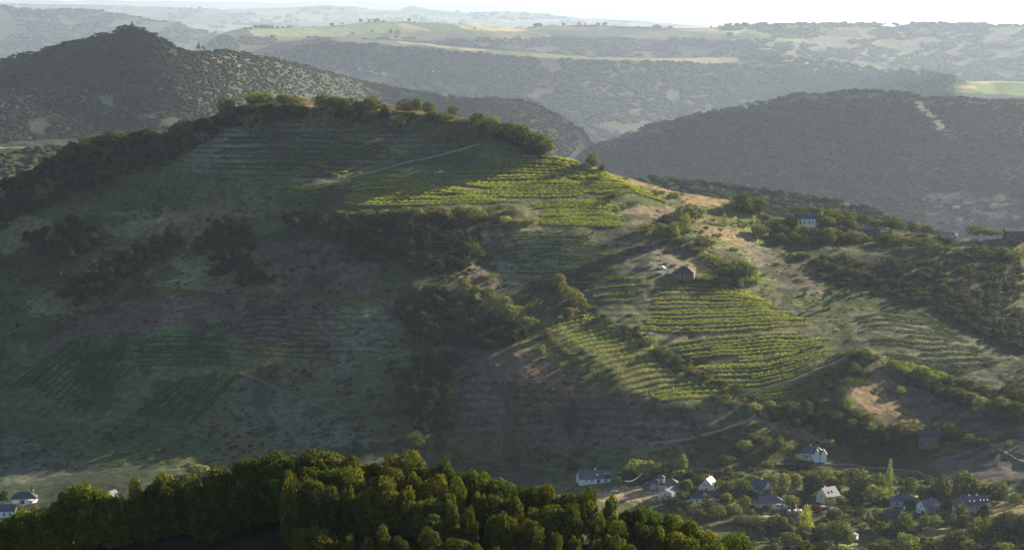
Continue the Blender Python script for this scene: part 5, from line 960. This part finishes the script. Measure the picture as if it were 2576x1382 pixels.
house('long pale farm shed on the edge of the plateau field', 1857, 93, 70, 24, 6, 4, 3, M_FAINT, layer=L2a, roofm=M_METAL, name='farm_shed', cat='shed', lift=1)
for i, (x, y) in enumerate([(930, 186), (946, 190), (908, 182), (966, 192)]): house(['white-fronted house in the faint hamlet on the middle slope', 'pale house right of the white-fronted one on the middle slope', 'leftmost pale house of the faint hamlet on the middle slope', 'rightmost pale house of the faint hamlet on the middle slope'][i], x, y, 22, 14, 8, 6, i*12, M_WHITE if i == 0 else M_FAINT, roofm=M_SLATED, layer=L2b, group='faint hamlet on the middle slope', lift=6)
for i, (x, y) in enumerate([(1090, 186), (1103, 186)]): house(['left', 'right'][i]+' one of two tiny white houses on the middle slope', x, y, 16, 12, 5, 4, 5, M_WHITE, roofm=M_SLATED, layer=L2b, group='two white houses on the middle slope', lift=6)
for i, (x, y) in enumerate([(2262, 124), (2280, 124), (2306, 136), (2540, 118), (2566, 142)]): house(['left white shed of the pair', 'right white shed of the pair', 'long white greenhouse', 'tiny white house', 'small white house at the right edge'][i]+' on the far right plateau', x, y, 34 if i == 2 else 22, 15, 6, 5, -6+i*5, M_WHITE, layer=L2a, group='white buildings on the right plateau', name='house' if i > 2 else 'farm_shed', cat='house' if i > 2 else 'shed', lift=6)
house('white building high on the wooded middle terrace', 2051, 178, 24, 16, 9, 5, 0, M_WHITE, layer=L2b, roofm=M_METAL, lift=2)
# chapel on the pointed hill
def chapel():
    p = L3.P(332, 73)[0]; e = bpy.data.objects.new('chapel', None); COL.objects.link(e); e.location = (p[0], p[1], p[2]+1.5); tag(e, 'small dark chapel with a spire on the pointed hilltop at left', 'chapel'); e.scale = (.62, .62, .62)
    V, f = gable_solid(16, 8, 6, 4.5); obj('nave', ngon('nave', V, f, M_STONE), e); V, f = gable_roof(16, 8, 6, 4.5); obj('roof', ngon('roof', V, f, M_SLATED), e)
    part('tower', [bx(-3, 3, -3, 3, -2, 13)], M_STONE, e); V, f = hip_roof(6, 6, 13, 12, .3, .04); obj('spire', ngon('spire', V, f, M_SLATED), e)
    opening(e, 'f', 0, 9, 1.4, 2.4, 16, 8-2, 'window')
chapel()
its = [(303, 78, 18, 12, 'round', 'dark'), (316, 74, 16, 11, 'round', 'dark'), (322, 74, 12, 9, 'round', 'dark'), (345, 75, 14, 8, 'round', 'dark'), (357, 77, 18, 11, 'round', 'green'), (294, 84, 14, 8, 'round', 'dark'), (28, 154, 24, 16, 'round', 'dark'), (52, 150, 10, 12, 'conifer', 'dark'), (500, 122, 11, 14, 'conifer', 'dark'), (511, 124, 9, 9, 'conifer', 'dark'), (389, 88, 20, 10, 'round', 'green')]
tree_list(L3, its, 'beside the chapel hill crest', 'trees on the chapel hill', rest=True)
its = [(618, 76, 10, 8, 'round', 'green'), (629, 74, 9, 7, 'round', 'green'), (643, 72, 12, 9, 'round', 'green'), (657, 72, 16, 10, 'round', 'green'), (671, 72, 16, 10, 'round', 'green'), (685, 71, 12, 9, 'round', 'green'), (698, 71, 8, 8, 'round', 'green'), (711, 71, 8, 6, 'round', 'green'), (725, 71, 12, 8, 'round', 'green'), (834, 67, 14, 11, 'round', 'green'), (862, 62, 8, 6, 'bush', 'green'), (907, 56, 11, 10, 'round', 'green'), (928, 56, 9, 8, 'round', 'green'), (942, 56, 14, 9, 'round', 'green'), (951, 56, 10, 9, 'round', 'green'), (965, 56, 9, 6, 'bush', 'green'), (1030, 55, 11, 10, 'round', 'green'), (1043, 56, 5, 5, 'bush', 'green'), (1087, 58, 4, 4, 'bush', 'green'), (1101, 58, 4, 5, 'bush', 'green'), (1158, 60, 5, 6, 'round', 'green'), (983, 86, 12, 14, 'round', 'green'), (1001, 88, 14, 14, 'round', 'green'), (995, 96, 12, 10, 'round', 'green'), (888, 86, 12, 8, 'round', 'green'), (936, 84, 8, 8, 'round', 'green'), (1194, 76, 8, 7, 'round', 'green'), (1210, 80, 6, 6, 'bush', 'green'),
       (1350, 70, 26, 12, 'round', 'dark'), (1336, 72, 16, 6, 'bush', 'dark'), (1356, 68, 14, 12, 'round', 'dark'), (1416, 66, 9, 12, 'round', 'green'), (1456, 63, 10, 8, 'round', 'green'), (1471, 63, 6, 7, 'round', 'green'), (1503, 65, 11, 9, 'round', 'green'), (1522, 65, 12, 10, 'round', 'green'), (1650, 72, 22, 13, 'round', 'green'), (1686, 72, 14, 9, 'round', 'green'), (1788, 72, 6, 7, 'round', 'green'), (1811, 70, 8, 9, 'round', 'green'), (1604, 68, 8, 4, 'bush', 'green')]
tree_list(L2a, its, 'on the skyline of the long plateau', 'skyline trees of the plateau', rest=True)
def mast(layer, x, y, h, label, r=.6):
    p = layer.P(x, y)[0]; e = bpy.data.objects.new('mast', None); COL.objects.link(e); e.location = tuple(p); tag(e, label, 'mast')
    part('pole', [tube((0, 0, -2), (0, 0, h), r, r*.6)], M_METAL, e); part('antenna', [tube((-r*2.5, 0, h*.9), (r*2.5, 0, h*.9), r*.5, r*.5), tube((-r*2.5, 0, h*.78), (r*2.5, 0, h*.78), r*.5, r*.5)], M_METAL, e)
mast(L2a, 953, 56, 48, 'thin tall mast on the plateau skyline left of centre', .9); mast(L2a, 985, 56, 26, 'short thin mast right of the tall one on the plateau', .7); mast(L2a, 1995, 62, 36, 'mast rising from the wooded right skyline', 1.4)
# poles and the sagging cable
def pole(x, y, h, label, cat='utility pole', name='utility_pole', lamp=False, r=.14):
    p = L7.P(x, y)[0]; e = bpy.data.objects.new(name, None); COL.objects.link(e); e.location = tuple(p); tag(e, label, cat)
    part('pole', [tube((0, 0, -1), (0, 0, h), r, r*.7)], M_WOODP if not lamp else M_METAL, e)
    if lamp: part('arm', [tube((0, 0, h-.1), (-1.3, 0, h+.15), .06, .05)], M_METAL, e); part('lamp_head', [bx(-1.9, -1.2, -.16, .16, h+.08, h+.26)], M_FRAME, e)
    else: part('crossarm', [bx(-.8, .8, -.07, .07, h-.5, h-.36)], M_WOODP, e); part('insulator', [tube((-.6, 0, h-.36), (-.6, 0, h-.14), .06, .05), tube((.6, 0, h-.36), (.6, 0, h-.14), .06, .05)], M_FRAME, e)
    return Vector(p)+Vector((0, 0, h-.3))
pa = pole(1571, 1245, 8.2, 'utility pole on the dry field carrying the sagging cable'); pb = pole(1613, 1223, 8.2, 'utility pole beside the trees at the upper cable end')
def cable(a, b, sag, label):
    n = 14; pts = [a.lerp(b, i/n)-Vector((0, 0, sag*4*(i/n)*(1-i/n))) for i in range(n+1)]
    V, f = merge([tube(pts[i], pts[i+1], .12, .12, 5) for i in range(n)]); tag(obj('power_cable', mesh_np('power_cable', V, f, [M_CABLE])), label, 'cable')
cable(pa, pb, 1.6, 'pale sagging cable between the two poles by the red shed')
pole(2490, 1308, 9, 'utility pole in front of the large tan house'); pole(2489, 1122, 7.5, 'utility pole at the field corner on the right'); pole(2452, 1112, 5.5, 'short pole in the hedge right of the stone farmhouse')
pole(2089, 1292, 7, 'street lamp beside the village lane', 'street lamp', 'street_lamp', True, .09); pole(2507, 590, 9, 'pole on the right ridge left of the dark barn')
# fences, cars, bales, pool
def fence(pts, n, h, label, layer=None):
    pts = np.array(pts, float); t = np.linspace(0, 1, n); d = np.r_[0, np.cumsum(np.hypot(*np.diff(pts, axis=0).T))]; P = L7.P(np.interp(t*d[-1], d, pts[:, 0]), np.interp(t*d[-1], d, pts[:, 1]))
    e = bpy.data.objects.new('fence', None); COL.objects.link(e); tag(e, label, 'fence'); e.location = tuple(P[0]); P = P-P[0]
    for p in P: part('post', [tube((p[0], p[1], p[2]-.5), (p[0], p[1], p[2]+h), .07, .06, 5)], M_METAL, e)
    for k in (.5, .95): part('rail', [tube(P[i]+[0, 0, h*k], P[i+1]+[0, 0, h*k], .035, .035, 4) for i in range(n-1)], M_METAL, e)
fence([(1835, 1294), (1880, 1292), (1935, 1290)], 18, 1.4, 'pale metal fence along the terrace strip in the village'); fence([(1672, 1236), (1698, 1230), (1725, 1224)][::-1], 8, 1.1, 'low garden fence right of the tower house'); fence([(2490, 1120), (2530, 1122), (2575, 1128)], 9, 1.2, 'wire fence along the lit field at the right edge')
fence([(1590, 1232), (1610, 1231)], 6, 1.2, 'white railing left of the red shed')
def car(x, y, rot, mat, label, van=False, sc_=1.0, layer=None):
    p = (layer or L7).P(x, y)[0]; e = bpy.data.objects.new('parked_van' if van else 'parked_car', None); COL.objects.link(e); e.location = (p[0], p[1], p[2]+.25); e.rotation_euler = (0, 0, math.radians(rot)); e.scale = (sc_,)*3; tag(e, label, 'van' if van else 'car')
    prof = [(-2.2, .35), (-2.2, .95), (-1.9, 1.75 if van else 1.0), (-1.3, 2.0 if van else 1.42), (.5, 2.0 if van else 1.42), (1.15, 1.05), (2.1, .85), (2.2, .35)]; n = len(prof)
    V = [(a, s*.85, b) for s in (-1, 1) for a, b in prof]; F_ = [tuple(range(n)), tuple(range(2*n-1, n-1, -1))]+[(i, n+i, n+(i+1) % n, (i+1) % n) for i in range(n)]
    obj('body', ngon('body', V, F_, mat), e); part('window', [bx(-1.2, .6, -.87, .87, 1.02, 1.34)], M_GLASS, e)
    for wx in (-1.35, 1.35):
        for wy in (-.8, .8): part('wheel', [tube((wx, wy-.1, .32), (wx, wy+.1, .32), .33, .33, 10)], M_SLATED, e)
car(1549, 1232, 8, M_METAL, 'grey car parked below the long white house'); car(1640, 668, 4, M_WHITE, 'long white van left of the derelict stone barn', True, .95); car(1666, 676, -20, M_BALE, 'white van nearest above the derelict barn', True, .9)
car(1662, 690, 10, M_WHITE, 'small white car on the bare earth by the derelict barn'); car(1688, 691, 0, M_BALE, 'pale car touching the derelict barn on its left'); car(1676, 664, 30, M_METAL, 'grey car highest above the derelict barn')
car(1546, 1238, 0, M_WHITE, 'white car in front of the long white house', False, .9); car(2312, 610, 6, M_METAL, 'dark car on the ridge meadow at right')
for i in range(11):
    x = 2516+i*8; p = L7.P(x, 1313-(i % 3))[0]; V, f = tube((-.65, 0, .6), (.65, 0, .6), .62, .62, 10); cap = [[j for j in range(10)], [j for j in range(19, 9, -1)]]
    me = ngon('hay_bale', V, [tuple(q) for q in f]+[tuple(c) for c in cap], M_BALE); o = obj('hay_bale', me); o.location = tuple(p); o.rotation_euler = (0, 0, random.uniform(-.4, .4)); tag(o, f'{ordw(i) if i else "leftmost"} white wrapped bale {"from the left " if i else ""}in the row at the right edge', 'bale', 'white wrapped bales')
def pool():
    p = L7.P(1828, 1259)[0]; e = bpy.data.objects.new('swimming_pool', None); COL.objects.link(e); e.location = tuple(p); tag(e, 'long white pool cover with arched ribs in a village garden', 'pool')
    a = np.linspace(0, np.pi, 9); seg = 1.0
    V = np.array([(x, -1.6*math.cos(t), 1.3*math.sin(t)) for x in (-3.4, 3.4) for t in a]); f = [[i, i+1, 10+i, 9+i] for i in range(8)]; ends = [tuple(range(9)), tuple(range(17, 8, -1))]
    obj('cover', ngon('cover', V, [tuple(q) for q in f]+ends, M_POOL), e); part('surround', [bx(-4.2, 4.2, -2.3, 2.3, -.8, .08)], M_FAINT, e)
    for x in np.linspace(-3.4, 3.4, 6): part('rib', [tube((x, -1.65*math.cos(a[i]), 1.35*math.sin(a[i])), (x, -1.65*math.cos(a[i+1]), 1.35*math.sin(a[i+1])), .06, .06, 4) for i in range(8)], M_METAL, e)
pool()

def rest_trees():
    """trees past the largest three hundred, kept together"""
    Vs, Fs, Cs, o = [], [], [], 0; rng = np.random.default_rng(41)
    for layer, x, y, wd, ht, form, hue in REST:
        r = float(layer.r_at(x, y)[0]); p = layer.P(x, y)[0]; m = r/F; d = PROTO[('round', 'C' if ht < 16 else 'B')]; V, f, T = d[rng.integers(0, len(d))]['arr']; a = rng.uniform(0, 6.28); ca, sa = math.cos(a), math.sin(a); w_ = wd*m*1.15; h_ = ht*m
        Vs.append(np.stack([(V[:, 0]*ca-V[:, 1]*sa)*w_+p[0], (V[:, 0]*sa+V[:, 1]*ca)*w_+p[1], (V[:, 2]-.06)*h_+p[2]], 1)); Fs.append(f+o); o += len(V); Cs.append(T*np.array(COLS[hue])*rng.uniform(.8, 1.2))
    tag(obj('far_trees', mesh_np('far_trees', np.concatenate(Vs), np.concatenate(Fs), [M_LEAF], fcols=np.concatenate(Cs))), 'smaller trees along the ridges, hedges and skylines', 'trees', None, 'stuff')
rest_trees()
# ---------------------------------------------------------------- woods that read as one mass, and scattered scrub
def woods():
    rng = np.random.default_rng(5)
    def hs(px, r): return px*r/F
    # main hill
    pts = sample([[(830, 560), (1000, 555), (1150, 570), (1200, 640), (1180, 690), (1060, 690), (900, 655), (700, 560), (760, 545)],
                  [(990, 770), (1080, 735), (1160, 745), (1230, 800), (1290, 840), (1340, 850), (1240, 890), (1060, 870), (1010, 830)],
                  [(0, 500), (120, 434), (260, 376), (420, 360), (520, 330), (560, 300), (700, 285), (780, 296), (700, 312), (560, 335), (440, 400), (240, 470), (60, 550), (0, 590)],
                  [(60, 600), (180, 560), (250, 590), (200, 660), (100, 660)], [(150, 740), (300, 650), (440, 590), (460, 610), (360, 680), (240, 760), (170, 780)],
                  [(480, 620), (560, 560), (620, 560), (640, 640), (560, 680)], [(520, 680), (640, 640), (700, 700), (600, 730)],
                  [(1040, 900), (1150, 900), (1130, 1080), (1060, 1100), (1000, 1000)]], 2600, 3)
    wood('woodland', L7, pts, 7.0, (.042, .055, .026), 'dark closed wood in the shaded hollows of the vineyard hill', 'round', 4, (.75, 1.1))
    pts = sample([[(1980, 640), (2560, 680), (2995, 700), (2995, 900), (2560, 880), (2300, 760), (2120, 740)]], 2600, 8, lambda x, y: fbm(x, y*1.5, 60, 3, 4) > -.5)
    wood('woodland', L7, pts, 6.0, (.06, .07, .04), 'shaded scrub wood covering the right slope of the hill', 'bush', 5, (.6, .9))
    pts = sample([[(1900, 1045), (2000, 1020), (2120, 1060), (2260, 1110), (2400, 1120), (2250, 1150), (2080, 1100)], [(2250, 950), (2575, 990), (2995, 1000), (2995, 1080), (2575, 1070), (2450, 1050), (2360, 1010)]], 700, 9)
    wood('woodland', L7, pts, 5.5, (.05, .06, .028), 'dark undergrowth below the lower vineyard and the right hedge', 'round', 6)
    pts = sample([[(1484, 790), (1600, 838), (1720, 906), (1800, 955), (1880, 1000), (1862, 1012), (1780, 968), (1660, 916), (1560, 856), (1484, 804)], [(1385, 724), (1436, 724), (1494, 798), (1460, 806)]], 330, 33)
    wood('hedge', L7, pts, 4.2, (.07, .085, .03), 'unbroken dark hedge along the upper edge of the strip vineyard', 'round', 34, (.6, .9))
    # loose scrub
    def th(x, y): return fbm(x, y*1.4, 45, 3, 14) > .1
    allp = [(-200, 560), (300, 380), (700, 300), (1200, 320), (1400, 400), (1900, 540), (2575, 620), (2995, 640), (2995, 1120), (2300, 1120), (1900, 1150), (1200, 1180), (-200, 1180)]
    pts = sample([allp], 11000, 12, th)
    keep = np.ones(len(pts), bool)
    for poly in VINE_KEEP: keep &= ~inpoly(pts[:, 0], pts[:, 1], poly)
    pts = pts[keep]
    wood('scrub', L7, pts, 3.2, (.06, .072, .032), 'loose low scrub and brambles scattered over the vineyard hill', 'tuft', 7, (.4, .9))
    pts = sample([allp], 15000, 13, lambda x, y: fbm(x, y*1.4, 30, 3, 24) > -.15)
    keep = np.ones(len(pts), bool)
    for poly in VINE_KEEP: keep &= ~inpoly(pts[:, 0], pts[:, 1], poly)
    wood('dry_grass', L7, pts[keep], 1.9, (.14, .13, .07), 'tufts of dry grass and low broom over the open slopes of the hill', 'tuft', 8, (.3, .6))
    pts = sample([[(1440, 1180), (1950, 1160), (2340, 1200), (2995, 1240), (2995, 1420), (1960, 1420), (1700, 1290)]], 3600, 15, lambda x, y: fbm(x, y*1.4, 30, 3, 19) > -.2)
    pv = sample([[(1500, 1200), (1950, 1190), (2340, 1220), (2575, 1245), (2995, 1420), (1960, 1420), (1700, 1290)]], 420, 16)
    kp = np.ones(len(pv), bool)
    for poly in [[(1490, 1215), (1690, 1215), (1690, 1262), (1490, 1262)], [(2490, 1262), (2995, 1262), (2995, 1303), (2490, 1303)], [(2290, 1326), (2420, 1316), (2420, 1352), (2290, 1358)], [(2050, 1255), (2140, 1285), (2110, 1305), (2050, 1285)]]+HOUSE_KEEP: kp &= ~inpoly(pv[:, 0], pv[:, 1], poly)
    wood('garden_trees', L7, pv[kp], 6.5, (.10, .112, .038), 'small fruit and garden trees crowding between the village houses', 'round', 18, (.7, 1.0))
    keep = np.ones(len(pts), bool)
    for poly in [[(1490, 1215), (1690, 1215), (1690, 1262), (1490, 1262)], [(2240, 1262), (2310, 1262), (2310, 1300), (2240, 1300)], [(2490, 1262), (2995, 1262), (2995, 1303), (2490, 1303)], [(2100, 1360), (2230, 1360), (2230, 1400), (2100, 1400)], [(2290, 1326), (2420, 1316), (2420, 1352), (2290, 1358)],
                 [(2050, 1255), (2140, 1285), (2110, 1305), (2050, 1285)], [(1830, 1296), (1935, 1292), (1935, 1306), (1830, 1312)]]+HOUSE_KEEP: keep &= ~inpoly(pts[:, 0], pts[:, 1], poly)
    wood('shrubbery', L7, pts[keep], 3.9, (.08, .085, .03), 'garden shrubs and thickets filling the village between the houses', 'bush', 17, (.5, .95))
    # distant hills: canopies
    def canopy(nm, layer, ptop, polys, n, size, col, label, seed, thin=None, edge=None, hr=(.25, .5)):
        pts = sample(polys, n, seed, thin)
        if edge is not None:
            xs = rng.uniform(edge[0], edge[1], edge[2]); e = np.stack([xs, ptop(xs)+rng.uniform(0, 7, len(xs))], 1); pts = np.concatenate([pts, e])
        wood(nm, layer, pts, size, col, label, 'blob', seed, hr, .1)
    canopy('woodland', L3, C_TOP, [[(-200, 170), (0, 150), (200, 98), (330, 72), (480, 130), (700, 150), (1000, 222), (1200, 250), (1350, 265), (1460, 320), (1440, 400), (900, 330), (500, 330), (0, 360), (-200, 360)]], 26000, 9.5, (.03, .037, .022),
           'woodland over the slopes of the chapel hill', 21, lambda x, y: (fbm(x, y*1.5, 90, 3, 22) > -.75) & ~inpoly(x, y, [(250, 235), (290, 240), (290, 270), (250, 262)]), (-200, 1480, 900))
    canopy('woodland', L4, R_TOP, [[(1200, 500), (1420, 395), (1640, 312), (2000, 235), (2575, 250), (2995, 255), (2995, 610), (2300, 610), (1750, 600), (1500, 560)]], 20000, 11, (.045, .05, .031),
           'woodland covering the broad right-hand hill', 22, lambda x, y: (~inpoly(x, y, [(2290, 252), (2308, 255), (2390, 330), (2394, 348), (2366, 326)]) | (vnoise(x, y, 7, 61) > -.1)) & ((x < 2325) | (y < 482) | (vnoise(x, y, 14, 6) > .25)), (1380, 2995, 900))
    canopy('woodland', L5, L5.__dict__.get('none', pl([(1480, 482), (1570, 453), (1640, 447), (1700, 453), (1730, 467), (1750, 459), (1830, 463), (1900, 475), (2000, 491), (2100, 507), (2200, 533), (2300, 563), (2400, 599), (2520, 641)])), [[(1540, 470), (1640, 448), (1750, 460), (2000, 492), (2200, 535), (2420, 605), (2420, 660), (1900, 560), (1540, 500)]], 3000, 10, (.06, .072, .034),
           'woodland along the narrow ridge behind the vineyard hill', 23, None, (1560, 2480, 260))
    canopy('woodland', L6, pl([(-420, 360), (0, 368), (100, 372), (180, 366), (330, 352), (420, 345)]), [[(-300, 385), (0, 385), (100, 372), (180, 366), (330, 352), (420, 350), (420, 500), (-300, 560)]], 1700, 9, (.05, .065, .03), 'dark wood on the low rise at the left edge', 24, lambda x, y: (fbm(x, y*2, 50, 2, 3) > -.3), (90, 420, 90))
    canopy('woodland', L1, L1_TOP, [[(-300, 0), (0, 14), (100, 28), (300, 34), (480, 76), (560, 100), (700, 130), (600, 180), (-300, 180)]], 7000, 42, (.05, .06, .03), 'woodland on the hazy range at upper left', 25, lambda x, y: fbm(x, y*2, 60, 3, 8) > -.1, (-300, 700, 300))
    canopy('woodland', L2b, L2B_TOP, [[(560, 160), (830, 104), (1000, 118), (1300, 142), (1500, 154), (1850, 160), (2000, 168), (2300, 200), (2400, 245), (2300, 270), (1900, 380), (1450, 430), (1200, 400), (700, 200)]], 16000, 30, (.042, .05, .03), 'woodland on the broad shaded slope of the middle distance', 26, lambda x, y: fbm(x, y*2, 80, 3, 8) > -.8)
    canopy('woodland', L2a, B_TOP, [[(520, 110), (560, 90), (700, 96), (1000, 96), (1350, 96), (1700, 96), (1900, 110), (2100, 140), (2100, 175), (1500, 150), (1000, 120), (560, 140)], ], 6000, 30, (.05, .06, .03), 'woodland on the shaded flanks of the long plateau', 27, lambda x, y: fbm(x, y*3, 60, 3, 18) > -.3)
    canopy('woodland', L2a, B_TOP, [[(1810, 60), (2995, 56), (2995, 205), (2500, 200), (2200, 160), (2000, 130), (1850, 110)]], 13000, 30, (.08, .09, .048), 'hedges and copses between the fields of the right plateau', 28, lambda x, y: (vnoise(x*1.0, y*3, 22, 9) > -.3) & (fbm(x, y*4, 90, 2, 77) > -.45), (1820, 2995, 420))
    canopy('woodland', L2b, L2B_TOP, [[(1830, 138), (1960, 140), (2100, 152), (2200, 172), (2330, 180), (2400, 195), (2400, 215), (2300, 215), (2100, 180), (1900, 160)]], 1200, 28, (.06, .07, .034), 'trees along the wooded edge of the middle terrace', 29, None)
    for lay, tp, nm, sz, sd in ((L0a, None, 'faint tree belts on the distant upland', 34, 31),):
        canopy('woodland', lay, tp, [[(-300, 10), (500, 22), (700, 22), (1000, 26), (1300, 34), (1700, 64), (1700, 90), (500, 90), (-300, 60)]], 2600, sz*2.2, (.05, .06, .03), nm, sd, lambda x, y: fbm(x, y*4, 60, 3, 5) > .15)
L1_TOP = pl([(-420, -15), (-100, 0), (0, 12), (35, 21), (104, 27), (156, 22), (242, 25), (294, 31), (346, 42), (415, 52), (467, 66), (519, 78), (560, 92), (650, 110), (800, 140), (2995, 300)])
VINE_KEEP = [[(480, 330), (1000, 340), (1200, 400), (1400, 390), (1700, 510), (1650, 520), (1600, 580), (1340, 570), (1290, 520), (850, 525), (480, 450)], [(1220, 590), (1360, 580), (1560, 590), (1620, 720), (1280, 715)], [(1470, 735), (1750, 712), (2080, 810), (2150, 890), (1960, 965), (1850, 1000), (1640, 1000), (1370, 810)],
             [(2130, 780), (2300, 780), (2550, 910), (2500, 960), (2150, 890)], [(0, 850), (320, 810), (620, 830), (830, 800), (900, 900), (610, 930), (600, 1000), (480, 1070), (0, 1050)], [(2110, 955), (2190, 960), (2340, 1040), (2350, 1080), (2130, 1020)], [(2200, 930), (2575, 1060), (2995, 1100), (2480, 1100), (2200, 970)], [(2340, 1160), (2470, 1110), (2995, 1150), (2995, 1235), (2180, 1240)]]
woods()
# ---------------------------------------------------------------- the air between the hills
def haze_box():
    x0, x1, y0, y1, z0, z1 = -82000, 82000, -3000, 86000, CZ-762, CZ+450
    v = np.array([(x, y, z) for x in (x0, x1) for y in (y0, y1) for z in (z0, z1)], float)
    f = [[0, 1, 3, 2], [4, 6, 7, 5], [0, 4, 5, 1], [2, 3, 7, 6], [0, 2, 6, 4], [1, 5, 7, 3]]
    m, t = new_mat('haze_air'); out = N(t, 'ShaderNodeOutputMaterial'); pv = N(t, 'ShaderNodeVolumePrincipled')
    pv.inputs['Color'].default_value = (.60, .75, 1.0, 1); pv.inputs['Density'].default_value = HAZE; pv.inputs['Anisotropy'].default_value = HAZE_G
    L(t, pv.outputs[0], out.inputs['Volume'])
    o = obj('haze', mesh_np('haze', v, f, [m])); tag(o, 'pale morning haze filling the air between the hills', None, None, 'stuff')
haze_box()
